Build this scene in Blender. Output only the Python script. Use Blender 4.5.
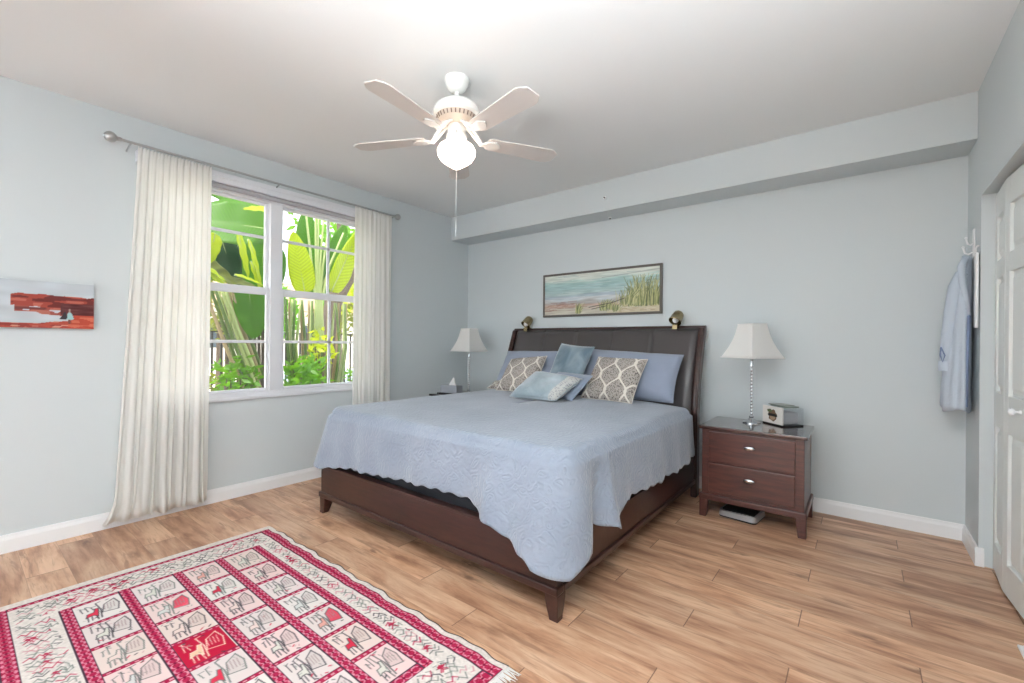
import bpy, bmesh, math, random
import numpy as np
from mathutils import Vector, Matrix, noise
random.seed(7)
PI = math.pi
for o in list(bpy.data.objects): bpy.data.objects.remove(o)
S = bpy.context.scene
COL = S.collection

# ------------------------------------------------------------------ camera
F, YAW, CY, ROLL = 442.78, 0.667, 343.43, -0.009
cam_d = bpy.data.cameras.new('camera'); cam = bpy.data.objects.new('camera', cam_d); COL.objects.link(cam)
right = Vector((math.cos(YAW), math.sin(YAW), 0)); fwd = Vector((-math.sin(YAW), math.cos(YAW), 0)); up = Vector((0, 0, 1))
cx_ = right * math.cos(ROLL) - up * math.sin(ROLL)
cy_ = up * math.cos(ROLL) + right * math.sin(ROLL)
M = Matrix((cx_, cy_, -fwd)).transposed().to_4x4(); M.translation = Vector((0, 0, 1.25))
cam.matrix_world = M
cam_d.sensor_width = 36; cam_d.lens = F / 1024 * 36; cam_d.shift_y = (CY - 341.5) / 1024; cam_d.clip_start = 0.02
S.camera = cam

# ------------------------------------------------------------------ light and exposure
S.view_settings.view_transform = 'Standard'; S.view_settings.look = 'None'
S.view_settings.gamma = 1; S.view_settings.use_curve_mapping = False
S.view_settings.exposure = 0.42
W = bpy.data.worlds.new('world'); S.world = W; W.use_nodes = True
wn = W.node_tree; bg = wn.nodes['Background']
bg.inputs['Color'].default_value = (0.92, 0.96, 1.0, 1); bg.inputs['Strength'].default_value = 2.2

def light(name, kind, loc, energy, color=(1, 1, 1), rot=(0, 0, 0), **kw):
    d = bpy.data.lights.new(name, kind); d.energy = energy; d.color = color
    for k, v in kw.items(): setattr(d, k, v)
    o = bpy.data.objects.new(name, d); COL.objects.link(o); o.location = loc; o.rotation_euler = rot
    return o
sun = light('sun', 'SUN', (-8, 8, 9), 4.5, (1.0, 0.95, 0.85), angle=0.01)
sun.rotation_euler = Vector((-0.28, 0.45, -1.0)).to_track_quat('-Z', 'Y').to_euler()   # high sun over the house
# soft fill light added behind the camera, at an invented unseen opening
rear = light('rear_fill', 'AREA', (-1.7, -3.35, 1.2), 20, (0.99, 0.99, 1.0), (PI/2, 0, 0), shape='RECTANGLE', size=3.6, size_y=2.2)
# unseen fill lamp added behind the camera, bounced off the ceiling
bounce = light('bounce_fill', 'AREA', (.0, -.75, 1.45), 120, (0.935, 0.965, 1.0), (PI - .36, 0, .2), shape='DISK', size=.5, spread=math.radians(110))
# daylight through the window (portals guide the sky light)
po = light('window_portal', 'AREA', (-4.06, 1.71, 1.63), 1, rot=(0, -PI/2, 0), shape='RECTANGLE', size=1.7, size_y=1.95)
po.data.cycles.is_portal = True

# ------------------------------------------------------------------ colour and material helpers
def lin(c):
    if isinstance(c, str): c = tuple(int(c[i:i+2], 16) for i in (0, 2, 4))
    return tuple(((v/255)/12.92 if v/255 <= .04045 else ((v/255+.055)/1.055)**2.4) for v in c)
def mat(name, c=(200, 200, 200), rough=.5, metal=0.0, spec=.5, **kw):
    m = bpy.data.materials.new(name); m.use_nodes = True
    b = m.node_tree.nodes['Principled BSDF']
    b.inputs['Base Color'].default_value = (*lin(c), 1); b.inputs['Roughness'].default_value = rough
    b.inputs['Metallic'].default_value = metal; b.inputs['Specular IOR Level'].default_value = spec
    for k, v in kw.items(): b.inputs[k].default_value = v
    return m
class NT:
    """small node-tree helper"""
    def __init__(s, m): s.t = m.node_tree; s.b = s.t.nodes.get('Principled BSDF')
    def n(s, kind, **kw):
        x = s.t.nodes.new(kind)
        for k, v in kw.items():
            if k.startswith('i_'):
                key = k[2:]; key = int(key) if key.isdigit() else key.replace('_', ' ')
                x.inputs[key].default_value = v
            else: setattr(x, k, v)
        return x
    def l(s, a, b): s.t.links.new(a, b)
    def math(s, op, a, b=None, c=None):
        x = s.t.nodes.new('ShaderNodeMath'); x.operation = op
        for i, v in enumerate((a, b, c)):
            if v is None: continue
            if isinstance(v, (int, float)): x.inputs[i].default_value = v
            else: s.l(v, x.inputs[i])
        return x.outputs[0]
    def mix(s, f, a, b, blend='MIX'):
        x = s.t.nodes.new('ShaderNodeMix'); x.data_type = 'RGBA'; x.blend_type = blend
        for i, v in ((0, f), (6, a), (7, b)):
            if isinstance(v, (int, float)): x.inputs[i].default_value = v
            elif isinstance(v, tuple): x.inputs[i].default_value = (*v, 1) if len(v) == 3 else v
            else: s.l(v, x.inputs[i])
        return x.outputs[2]
    def ramp(s, f, stops):
        x = s.t.nodes.new('ShaderNodeValToRGB'); s.l(f, x.inputs[0]); e = x.color_ramp.elements
        while len(e) < len(stops): e.new(.5)
        for i, (p, c) in enumerate(stops): e[i].position = p; e[i].color = (*c, 1)
        return x.outputs[0]
    def bump(s, h, strength=.3, dist=.01):
        x = s.n('ShaderNodeBump', i_Strength=strength, i_Distance=dist); s.l(h, x.inputs['Height']); s.l(x.outputs[0], s.b.inputs['Normal']); return x
    def coord(s, which='Object', scale=(1, 1, 1)):
        tc = s.n('ShaderNodeTexCoord'); mp = s.n('ShaderNodeMapping'); mp.inputs['Scale'].default_value = scale
        s.l(tc.outputs[which], mp.inputs[0]); return mp.outputs[0]
    def noise(s, v, scale, detail=3, rough=.5, dist=0):
        x = s.n('ShaderNodeTexNoise', i_Scale=scale, i_Detail=detail, i_Roughness=rough, i_Distortion=dist); s.l(v, x.inputs['Vector']); return x.outputs['Fac']
def bumpy(m, scale=60, strength=.15, dist=.003, sc=(1, 1, 1), detail=3):
    t = NT(m); t.bump(t.noise(t.coord('Object', sc), scale, detail), strength, dist); return m

MT = {}
MT['wall'] = bumpy(mat('wall_paint', (211, 218, 220), .65, spec=.3), 180, .05, .002)
MT['ceiling'] = bumpy(mat('ceiling_paint', (238, 241, 241), .8, spec=.2), 120, .12, .004)
MT['trim'] = mat('white_trim_paint', (244, 245, 246), .35)
MT['vinyl'] = mat('white_vinyl', (232, 234, 238), .35)
MT['door'] = mat('door_paint', (234, 238, 236), .4)
MT['shade'] = mat('grey_roller_fabric', (178, 176, 180), .8)
MT['nickel'] = mat('brushed_nickel', (186, 188, 188), .38, 1.0)
MT['chrome'] = mat('polished_chrome', (215, 218, 222), .08, 1.0)
MT['brass'] = mat('aged_brass', (158, 144, 112), .25, 1.0)
MT['white_metal'] = mat('white_enamel', (238, 238, 234), .25)
MT['blade'] = mat('painted_blade', (216, 212, 208), .45)
MT['iron'] = mat('black_iron', (42, 40, 38), .5)
MT['black'] = mat('black_plastic', (14, 14, 15), .35)
MT['silver_plastic'] = mat('silver_plastic', (176, 178, 182), .35, .6)
MT['tissue'] = mat('tissue_paper', (240, 240, 240), .9)
MT['tissue_box'] = mat('tissue_box_card', (168, 172, 180), .6)
MT['shirt'] = bumpy(mat('pale_blue_cloth', (194, 204, 216), .85, spec=.2), 25, .35, .01)
MT['shirt_dark'] = mat('blue_trim_cloth', (128, 142, 172), .85, spec=.2)

def wood(name, c1, c2, rough=.3, sc=(1.5, 14, 14), coat=.3):
    m = mat(name, c1, rough); t = NT(m)
    f = t.noise(t.coord('Object', sc), 3.5, 6, .6, .6)
    t.l(t.ramp(f, [(.3, lin(c1)), (.7, lin(c2))]), t.b.inputs['Base Color']); t.b.inputs['Coat Weight'].default_value = coat; t.b.inputs['Coat Roughness'].default_value = .15
    return m
MT['bedwood'] = wood('espresso_wood', (44, 25, 22), (64, 36, 30), .3, coat=.2)
MT['nightwood'] = wood('cherry_brown_wood', (60, 30, 25), (92, 48, 39), .34, coat=.45)
MT['nighttop'] = wood('polished_cherry_top', (58, 34, 30), (76, 44, 38), .12, coat=.8)
MT['leather'] = bumpy(mat('dark_leather', (74, 69, 69), .30, spec=.6), 90, .15, .002)

def cloth(name, c, rough=.85, sheen=.3, sc=70, st=.2, **kw):
    m = mat(name, c, rough, spec=.2, **kw); m.node_tree.nodes['Principled BSDF'].inputs['Sheen Weight'].default_value = sheen
    return bumpy(m, sc, st, .004)
MT['sham'] = cloth('blue_cotton', (146, 155, 173), sc=14, st=.35)
MT['velvet'] = cloth('grey_blue_velvet', (118, 136, 146), .55, .9, 12, .3)
MT['velvet_pale'] = cloth('pale_blue_velvet', (152, 168, 176), .55, .9, 12, .3)
MT['satin'] = cloth('blue_satin', (146, 158, 176), .45, .4, 9, .5)
MT['mattress'] = cloth('white_mattress_ticking', (205, 205, 205))
MT['boxspring'] = cloth('dark_base_cloth', (50, 52, 58))

def mottled(name, c1, c2, rough=.5, band=None):
    m = cloth(name, c1, rough, .8, 10, .35); t = NT(m); f = t.noise(t.coord('Object', (1, 1, 1)), 7, 3, .5, .5)
    col = t.ramp(f, [(.35, lin(c1)), (.65, lin(c2))])
    if band:
        tc = t.n('ShaderNodeTexCoord'); sp = t.n('ShaderNodeSeparateXYZ'); t.l(tc.outputs['UV'], sp.inputs[0])
        vo = t.n('ShaderNodeTexVoronoi', i_Scale=30.0); t.l(tc.outputs['UV'], vo.inputs['Vector'])
        bc = t.mix(t.math('LESS_THAN', vo.outputs['Distance'], .35), lin((196, 196, 192)), lin((150, 152, 156)))
        col = t.mix(t.math('GREATER_THAN', sp.outputs[0], .84), col, bc)
    t.l(col, t.b.inputs['Base Color']); return m
MT['velvet'] = mottled('grey_blue_velvet', (100, 120, 132), (138, 154, 164))
MT['velvet_pale'] = mottled('pale_blue_velvet', (142, 158, 166), (178, 190, 196), band=True)
def quilt():
    m = mat('quilted_coverlet', (150, 162, 180), .8, spec=.25); t = NT(m); b = t.b
    b.inputs['Sheen Weight'].default_value = .35
    v = t.coord('Object')
    nz = t.n('ShaderNodeTexNoise', i_Scale=7.0, i_Detail=2.0); t.l(v, nz.inputs['Vector'])
    wv = t.mix(.12, v, nz.outputs['Color'])
    vo = t.n('ShaderNodeTexVoronoi', feature='SMOOTH_F1', i_Scale=24.0); t.l(wv, vo.inputs['Vector'])
    rings = t.math('SINE', t.math('MULTIPLY', vo.outputs['Distance'], 22))
    fine = t.noise(v, 60, 3)
    h = t.math('ADD', t.math('MULTIPLY', rings, .5), t.math('MULTIPLY', fine, 1.3))
    t.bump(h, .4, .005)
    big = t.noise(v, 3, 2)
    t.l(t.ramp(big, [(.3, lin((134, 144, 159))), (.7, lin((148, 157, 171)))]), b.inputs['Base Color'])
    return m
MT['quilt'] = quilt()

def ogee():
    m = mat('taupe_ogee_print', (150, 140, 135), .9, spec=.15); t = NT(m)
    tc = t.n('ShaderNodeTexCoord'); sep = t.n('ShaderNodeSeparateXYZ'); t.l(tc.outputs['UV'], sep.inputs[0])
    u, v = sep.outputs[0], sep.outputs[1]
    # two families of wavy lines crossing into an ogee lattice
    vv = t.math('MULTIPLY', v, 2 * PI * 1.5); wav = t.math('MULTIPLY', t.math('SINE', vv), .27)
    uu = t.math('MULTIPLY', u, 2.6)
    def line(off, sgn):
        x = t.math('ADD', t.math('ADD', uu, off), t.math('MULTIPLY', wav, sgn))
        fr = t.math('ABSOLUTE', t.math('SUBTRACT', t.math('FRACT', x), .5))
        return t.math('LESS_THAN', fr, .055)
    # shift every second line by half a wave via cosine families
    a = line(0.0, 1.0); b = line(0.5, -1.0)
    f = t.math('MAXIMUM', a, b)
    vo = t.n('ShaderNodeTexVoronoi', i_Scale=46.0); t.l(tc.outputs['UV'], vo.inputs['Vector'])
    sp = t.math('LESS_THAN', vo.outputs['Distance'], .36)
    base = t.mix(sp, lin((176, 168, 160)), lin((84, 78, 78)))
    t.l(t.mix(f, base, lin((226, 220, 210))), t.b.inputs['Base Color'])
    return m
MT['ogee'] = ogee()

def attr_mat(name, rough=.85, attr='Col', spec=.2):
    m = mat(name, rough=rough, spec=spec); t = NT(m)
    a = t.n('ShaderNodeAttribute', attribute_name=attr); t.l(a.outputs['Color'], t.b.inputs['Base Color']); return m
MT['rug'] = attr_mat('woven_rug', .95, spec=.05); bumpy(MT['rug'], 400, .3, .002)
MT['paint'] = attr_mat('painted_canvas', .6)

def sheer():
    m = bpy.data.materials.new('white_sheer_fabric'); m.use_nodes = True; t = NT(m); b = t.b
    b.inputs['Base Color'].default_value = (*lin((252, 251, 248)), 1); b.inputs['Roughness'].default_value = .9; b.inputs['Specular IOR Level'].default_value = .1
    tr = t.n('ShaderNodeBsdfTranslucent'); tr.inputs['Color'].default_value = (*lin((253, 252, 249)), 1)
    mx = t.n('ShaderNodeMixShader', i_Fac=.55)
    out = t.t.nodes['Material Output']; t.l(b.outputs[0], mx.inputs[1]); t.l(tr.outputs[0], mx.inputs[2]); t.l(mx.outputs[0], out.inputs[0]); return m
MT['sheer'] = sheer()
def lampshade():
    m = sheer(); m.node_tree.nodes['Mix Shader'].inputs[0].default_value = .25; m.name = 'linen_lampshade'; return m
MT['lampshade'] = lampshade()
def glass(name, tint=(1, 1, 1), refl=.06):
    m = bpy.data.materials.new(name); m.use_nodes = True; t = NT(m); t.t.nodes.remove(t.b)
    tr = t.n('ShaderNodeBsdfTransparent'); tr.inputs[0].default_value = (*tint, 1)
    gl = t.n('ShaderNodeBsdfGlossy', i_Roughness=.02); mx = t.n('ShaderNodeMixShader', i_Fac=refl)
    t.l(tr.outputs[0], mx.inputs[1]); t.l(gl.outputs[0], mx.inputs[2]); t.l(mx.outputs[0], t.t.nodes['Material Output'].inputs[0]); return m
MT['glass'] = glass('window_glass')
MT['acrylic'] = glass('clear_acrylic', (.93, .94, .95), .10)
def globe():
    m = mat('lit_opal_glass', (250, 245, 238), .2); b = m.node_tree.nodes['Principled BSDF']
    b.inputs['Emission Color'].default_value = (1.0, .80, .66, 1); b.inputs['Emission Strength'].default_value = 5.5; return m
MT['globe'] = globe()

def leafmat(name, c, trans, veins=170):
    m = mat(name, c, .45); t = NT(m)
    tc = t.n('ShaderNodeTexCoord'); sep = t.n('ShaderNodeSeparateXYZ'); t.l(tc.outputs['UV'], sep.inputs[0])
    w = t.math('SINE', t.math('MULTIPLY', t.math('ADD', sep.outputs[0], t.math('MULTIPLY', t.math('ABSOLUTE', t.math('SUBTRACT', sep.outputs[1], .5)), -.25)), veins))
    k = t.math('MULTIPLY_ADD', w, .5, .5)
    dark = tuple(x * .55 for x in lin(c))
    colr = t.mix(k, dark, lin(c)); t.l(colr, t.b.inputs['Base Color'])
    tr = t.n('ShaderNodeBsdfTranslucent'); tr.inputs['Color'].default_value = (*lin(trans), 1)
    mx = t.n('ShaderNodeMixShader', i_Fac=.5); t.l(t.b.outputs[0], mx.inputs[1]); t.l(tr.outputs[0], mx.inputs[2]); t.l(mx.outputs[0], t.t.nodes['Material Output'].inputs[0])
    return m
MT['leaf_bright'] = leafmat('sunlit_leaf', (196, 214, 40), (226, 240, 56), 120)
MT['leaf_mid'] = leafmat('green_leaf', (96, 150, 40), (130, 190, 40))
MT['leaf_dark'] = leafmat('deep_green_leaf', (44, 92, 52), (50, 110, 50))
MT['leaf_olive'] = leafmat('olive_leaf', (120, 130, 60), (150, 160, 60), 30)
MT['stem'] = bumpy(mat('leaf_stalk', (176, 190, 130), .5), 30, .3, .01)
MT['stem_green'] = bumpy(mat('green_stalk', (98, 120, 66), .6), 30, .4, .01)
MT['bark'] = bumpy(mat('tree_bark', (96, 84, 74), .9), 14, .9, .03)
MT['palebark'] = bumpy(mat('pale_dry_stalk', (168, 150, 118), .8), 18, .7, .02)
MT['stucco'] = bumpy(mat('white_stucco', (238, 232, 222), .9), 60, .2, .01)
MT['deck'] = bumpy(mat('pale_pool_deck', (226, 216, 200), .9), 20, .2, .01)
MT['soil'] = bumpy(mat('mulch', (110, 96, 74), .95), 20, .8, .05)
MT['water'] = mat('pool_water', (92, 190, 214), .08)

# ------------------------------------------------------------------ mesh helpers
def box(bm, x0, x1, y0, y1, z0, z1):
    vs = [bm.verts.new((x, y, z)) for z in (z0, z1) for y in (y0, y1) for x in (x0, x1)]
    for f in ((0, 2, 3, 1), (4, 5, 7, 6), (0, 1, 5, 4), (2, 6, 7, 3), (0, 4, 6, 2), (1, 3, 7, 5)): bm.faces.new([vs[i] for i in f])
    return vs
def quadbox(bm, P, d):
    """prism: 4 points P and their copies moved by d"""
    a = [bm.verts.new(p) for p in P]; b = [bm.verts.new(Vector(p) + Vector(d)) for p in P]
    n = len(P); bm.faces.new(a[::-1]); bm.faces.new(b)
    for i in range(n): bm.faces.new((a[i], a[(i+1) % n], b[(i+1) % n], b[i]))
def lathe(bm, prof, seg=24, c=(0, 0, 0), sq=False):
    rings = []
    for r, z in prof:
        rings.append([bm.verts.new((c[0] + r*math.cos(2*PI*k/seg), c[1] + r*math.sin(2*PI*k/seg), c[2] + z)) for k in range(seg)])
    for a, b in zip(rings, rings[1:]):
        for k in range(seg): bm.faces.new((a[k], a[(k+1) % seg], b[(k+1) % seg], b[k]))
    if prof[0][0] > 1e-4: bm.faces.new(rings[0][::-1])
    if prof[-1][0] > 1e-4: bm.faces.new(rings[-1])
def tube(bm, pts, rad, seg=8, caps=True):
    pts = [Vector(p) for p in pts]; n = len(pts)
    if not hasattr(rad, '__len__'): rad = [rad]*n
    rings = []; prev = None
    for i, p in enumerate(pts):
        t = (pts[min(i+1, n-1)] - pts[max(i-1, 0)]).normalized()
        if prev is None: u = t.orthogonal().normalized()
        else:
            u = prev - t*prev.dot(t); u = u.normalized() if u.length > 1e-6 else t.orthogonal().normalized()
        prev = u; w = t.cross(u)
        rings.append([bm.verts.new(p + (u*math.cos(2*PI*k/seg) + w*math.sin(2*PI*k/seg))*rad[i]) for k in range(seg)])
    for a, b in zip(rings, rings[1:]):
        for k in range(seg): bm.faces.new((a[k], a[(k+1) % seg], b[(k+1) % seg], b[k]))
    if caps: bm.faces.new(rings[0][::-1]); bm.faces.new(rings[-1])
def obj(name, bm, m, parent=None, smooth=False, bevel=0, sub=0, seg=2):
    me = bpy.data.meshes.new(name); bmesh.ops.remove_doubles(bm, verts=bm.verts, dist=1e-6) if smooth else None
    bmesh.ops.recalc_face_normals(bm, faces=bm.faces) if name not in NORECALC else None
    bm.to_mesh(me); bm.free(); me.materials.append(MT[m] if isinstance(m, str) else m)
    o = bpy.data.objects.new(name, me); COL.objects.link(o)
    if parent: o.parent = parent; o.matrix_parent_inverse = parent_matrix(parent).inverted()
    if smooth:
        for p in me.polygons: p.use_smooth = True
        if smooth != True: me.set_sharp_from_angle(angle=smooth)
    if bevel:
        b = o.modifiers.new('bevel', 'BEVEL'); b.width = bevel; b.segments = seg; b.limit_method = 'ANGLE'; b.angle_limit = .6; b.harden_normals = False
    if sub: s = o.modifiers.new('sub', 'SUBSURF'); s.levels = sub; s.render_levels = sub
    return o
NORECALC = ()
SM = math.radians(40)
def parent_matrix(p):
    m = Matrix.LocRotScale(p.location, p.rotation_euler, p.scale)
    return (parent_matrix(p.parent) @ p.matrix_parent_inverse @ m) if p.parent else m
def thing(name, label, cat, loc=(0, 0, 0), group=None):
    o = bpy.data.objects.new(name, None); COL.objects.link(o); o.location = loc; o.empty_display_size = .1
    o['label'] = label; o['category'] = cat
    if group: o['group'] = group
    return o
def tag(o, label, cat, group=None):
    o['label'] = label; o['category'] = cat
    if group: o['group'] = group
    return o
def struct(name, bm, m, parent=None, **kw):
    o = obj(name, bm, m, parent, **kw)
    if not parent: o['kind'] = 'structure'
    return o
def B(): return bmesh.new()

# ------------------------------------------------------------------ room constants
L, D, R, ZC, ZS, DS = -3.921, 4.067, .539, 2.774, 2.491, 3.767
YR = -3.4                                        # wall behind the camera
WY0, WY1, WZ0, WZ1 = .79, 2.635, .80, 2.46        # window opening
DY0, DY1, DZ = 2.60, 3.66, 2.125                 # closet opening

# floor: one quad per plank, laid along x, joints stepping by 0.4 m
def floor():
    bm = B(); uv = bm.loops.layers.uv.new('UVMap'); cl = bm.loops.layers.float_color.new('Plank')
    rnd = random.Random(3)
    PW, PL = .161, 1.2
    for i in range(-20, 17):
        y0 = 1.54 + PW*i; y1 = y0 + PW
        x = -.61 - .4*i; x = x - PL*math.ceil((x + 4.2)/PL)
        while x < 1.3:
            xa, xb = max(x, -4.1), min(x + PL, 1.25)
            ya, yb = max(y0, YR - .1), min(y1, D + .1)
            if xb > xa and yb > ya:
                vs = [bm.verts.new(p) for p in ((xa, ya, 0), (xb, ya, 0), (xb, yb, 0), (xa, yb, 0))]
                f = bm.faces.new(vs); c = (rnd.random(), rnd.random(), rnd.random(), 1)
                for lp, q in zip(f.loops, ((xa-x, ya-y0), (xb-x, ya-y0), (xb-x, yb-y0), (xa-x, yb-y0))): lp[uv].uv = q; lp[cl] = c
            x += PL
    box(bm, -4.1, 1.25, YR-.1, D+.1, -.12, -.01)
    m = mat('oak_laminate', (190, 160, 135), .38, spec=.45); t = NT(m)
    at = t.n('ShaderNodeAttribute', attribute_name='Plank'); sp = t.n('ShaderNodeSeparateColor'); t.l(at.outputs['Color'], sp.inputs[0])
    tc = t.n('ShaderNodeTexCoord'); off = t.n('ShaderNodeVectorMath', operation='MULTIPLY_ADD')
    t.l(at.outputs['Color'], off.inputs[0]); off.inputs[1].default_value = (37, 53, 91); t.l(tc.outputs['Object'], off.inputs[2])
    def mp(sc):
        x = t.n('ShaderNodeMapping'); x.inputs['Scale'].default_value = sc; t.l(off.outputs[0], x.inputs[0]); return x.outputs[0]
    grain = t.noise(mp((.9, 5, 1)), 2.0, 7, .62, .35)
    fine = t.noise(mp((3, 70, 1)), 2.0, 4, .6)
    col = t.ramp(grain, [(.34, lin((148, 104, 78))), (.47, lin((194, 152, 121))), (.64, lin((224, 190, 160)))])
    col = t.mix(t.math('MULTIPLY', fine, .25), col, lin((186, 148, 120)), 'MIX')
    tone = t.ramp(sp.outputs[0], [(0, (.84, .81, .80)), (1, (1.12, 1.08, 1.05))])
    col = t.mix(1.0, col, tone, 'MULTIPLY')
    # knots and mineral streaks
    vo = t.n('ShaderNodeTexVoronoi', i_Scale=2.3); t.l(mp((1, 2.2, 1)), vo.inputs['Vector'])
    kn = t.math('MULTIPLY', t.ramp(vo.outputs['Distance'], [(.03, (1, 1, 1)), (.24, (0, 0, 0))]), t.ramp(t.noise(mp((3, 9, 1)), 3, 3), [(.42, (0, 0, 0)), (.54, (1, 1, 1))]))
    col = t.mix(t.math('MULTIPLY', kn, .8), col, lin((98, 64, 46)))
    st = t.ramp(t.noise(mp((.9, 8, 1)), 3.1, 4, .6, .8), [(.56, (0, 0, 0)), (.68, (1, 1, 1))])
    col = t.mix(t.math('MULTIPLY', st, .6), col, lin((128, 88, 66)))
    s3 = t.ramp(t.noise(mp((2.2, 34, 1)), 2.4, 3, .5, .4), [(.57, (0, 0, 0)), (.66, (1, 1, 1))])
    col = t.mix(t.math('MULTIPLY', s3, .30), col, lin((140, 98, 74)))
    # thin bevel lines around each plank
    uvn = t.n('ShaderNodeUVMap', uv_map='UVMap'); s2 = t.n('ShaderNodeSeparateXYZ'); t.l(uvn.outputs[0], s2.inputs[0])
    eu = t.math('MINIMUM', s2.outputs[0], t.math('SUBTRACT', PL, s2.outputs[0])); ev = t.math('MINIMUM', s2.outputs[1], t.math('SUBTRACT', PW, s2.outputs[1]))
    g1 = t.math('LESS_THAN', eu, .0022); g2 = t.math('LESS_THAN', ev, .0012)
    col = t.mix(t.math('MULTIPLY', g2, .4), col, lin((110, 80, 60))); col = t.mix(t.math('MULTIPLY', g1, .8), col, lin((96, 66, 48)))
    t.l(col, t.b.inputs['Base Color'])
    t.bump(t.math('SUBTRACT', fine, t.math('MULTIPLY', t.math('MAXIMUM', g1, g2), 2.0)), .12, .002)
    global NORECALC
    NORECALC = ('floor',); struct('floor', bm, m); NORECALC = ()
floor()

# ceiling, walls
bm = B(); box(bm, L-.2, R+.9, YR-.15, D+.2, ZC, ZC+.15); struct('ceiling', bm, 'ceiling')
bm = B(); box(bm, L-.15, R+.8, D, D+.15, 0, ZC); struct('wall_back', bm, 'wall')
bm = B()
box(bm, L-.16, L, YR-.1, WY0, 0, ZC); box(bm, L-.16, L, WY1, D, 0, ZC); box(bm, L-.16, L, WY0, WY1, 0, WZ0); box(bm, L-.16, L, WY0, WY1, WZ1, ZC)
struct('wall_left', bm, 'wall')
bm = B()
box(bm, R, R+.12, YR-.1, DY0, 0, ZC); box(bm, R, R+.12, DY1, D, 0, ZC); box(bm, R, R+.12, DY0, DY1, DZ, ZC)
struct('wall_right', bm, 'wall')
bm = B(); box(bm, R+.7, R+.8, YR-.1, D, 0, ZC); struct('wall_closet', bm, 'wall')
bm = B()
box(bm, L, -3.5, YR-.1, YR, 0, ZC); box(bm, .1, R, YR-.1, YR, 0, ZC); box(bm, -3.5, .1, YR-.1, YR, 2.3, ZC)  # wide opening in this unseen wall is assumed, to admit the rear fill
struct('wall_front', bm, 'wall')
# dropped soffit along the back wall
bm = B(); box(bm, L+.0005, R-.0005, DS, D, ZS, ZC); struct('trim_1', bm, 'wall', bevel=.003)

# baseboards with a small moulded top
def baseboard(name, p0, p1, n, h=.105, t=.016):
    """p0->p1 along the wall foot, n = direction into the room"""
    p0, p1, n = Vector(p0), Vector(p1), Vector(n)
    prof = [(0, 0), (t, 0), (t, h*.72), (t*.7, h*.86), (t*.55, h), (0, h)]
    bm = B(); a = [bm.verts.new(p0 + n*d + Vector((0, 0, z))) for d, z in prof]; b = [bm.verts.new(p1 + n*d + Vector((0, 0, z))) for d, z in prof]
    bm.faces.new(a[::-1]); bm.faces.new(b)
    for i in range(len(prof)): j = (i+1) % len(prof); bm.faces.new((a[i], a[j], b[j], b[i]))
    struct(name, bm, 'trim')
baseboard('baseboard_left', (L, YR, 0), (L, D, 0), (1, 0, 0))
baseboard('baseboard_back', (L+.016, D, 0), (R, D, 0), (0, -1, 0))
baseboard('baseboard_right', (R, DY1-.012, 0), (R, D-.016, 0), (-1, 0, 0))
baseboard('baseboard_front', (R, YR, 0), (R, DY0+.012, 0), (-1, 0, 0))
baseboard('baseboard_jamb', (R-.016, DY1, 0), (R+.022, DY1, 0), (0, -1, 0))
baseboard('baseboard_closet', (R-.016, DY0, 0), (R+.022, DY0, 0), (0, 1, 0))

# ------------------------------------------------------------------ window
win = bpy.data.objects.new('window_1', None); COL.objects.link(win); win['kind'] = 'structure'; win.location = (L, 1.715, WZ0)
X0 = L - .002
def wbox(name, boxes, m='vinyl', parent=None, bevel=.004):
    bm = B()
    for b in boxes: box(bm, *b)
    return obj(name, bm, m, parent or win, bevel=bevel)
fo = .012   # the frame stands a little proud of the wall
wbox('frame', [(X0-.09, L+fo, WY0, WY0+.05, WZ0, WZ1), (X0-.09, L+fo, WY1-.05, WY1, WZ0, WZ1), (X0-.09, L+fo, WY0+.05, WY1-.05, WZ0, WZ0+.035), (X0-.09, L+fo, WY0+.05, WY1-.05, WZ1-.045, WZ1), (X0-.09, L+fo, 1.668, 1.765, WZ0+.035, WZ1-.045)])
for (a, b, mun) in ((WY0+.05, 1.668, 1.205), (1.765, WY1-.05, 2.212)):
    ga, gb = a+.025, b-.025
    # upper sash sits further out, lower sash in front
    for nm, z0, z1, xo, zm, bot, top in (('upper_sash', 1.67, WZ1-.045, -.034, 2.125, .025, .022), ('lower_sash', WZ0+.035, 1.700, -.002, 1.246, .024, .062)):
        xi = X0 + xo; xb = xi - .03
        s = wbox(nm, [(xb, xi, a, ga, z0, z1), (xb, xi, gb, b, z0, z1), (xb, xi, ga, gb, z0, z0+bot), (xb, xi, ga, gb, z1-top, z1)])
        wbox('muntin', [(xb+.008, xi-.006, mun-.012, mun+.012, z0+bot, z1-top), (xb+.008, xi-.006, ga, gb, zm-.012, zm+.012)], parent=s, bevel=.002)
        bm = B(); box(bm, xb+.013, xb+.017, ga, gb, z0+bot, z1-top); obj('pane', bm, 'glass', s)
bm = B(); box(bm, L, L+.022, WY0-.02, WY1+.02, WZ0-.022, WZ0+.002); obj('window_sill', bm, 'vinyl', win, bevel=.004)

# rolled-up shade cassette above the window
sh = thing('roller_shade', 'pale grey rolled-up shade cassette mounted above the window', 'window shade', (L, 1.71, 2.46))
bm = B(); box(bm, L+.001, L+.062, WY0-.01, WY1+.0, 2.463, 2.545); box(bm, L+.001, L+.07, WY0-.01, WY1, 2.505, 2.512); obj('headrail', bm, 'vinyl', sh, bevel=.006)
bm = B(); lathe(bm, [(.02, 0), (.02, 1.74)], 16); bmesh.ops.transform(bm, matrix=Matrix.Translation((L+.034, WY0+.05, 2.445)) @ Matrix.Rotation(-PI/2, 4, 'X'), verts=bm.verts); obj('rolled_fabric', bm, 'shade', sh, smooth=SM)

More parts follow.
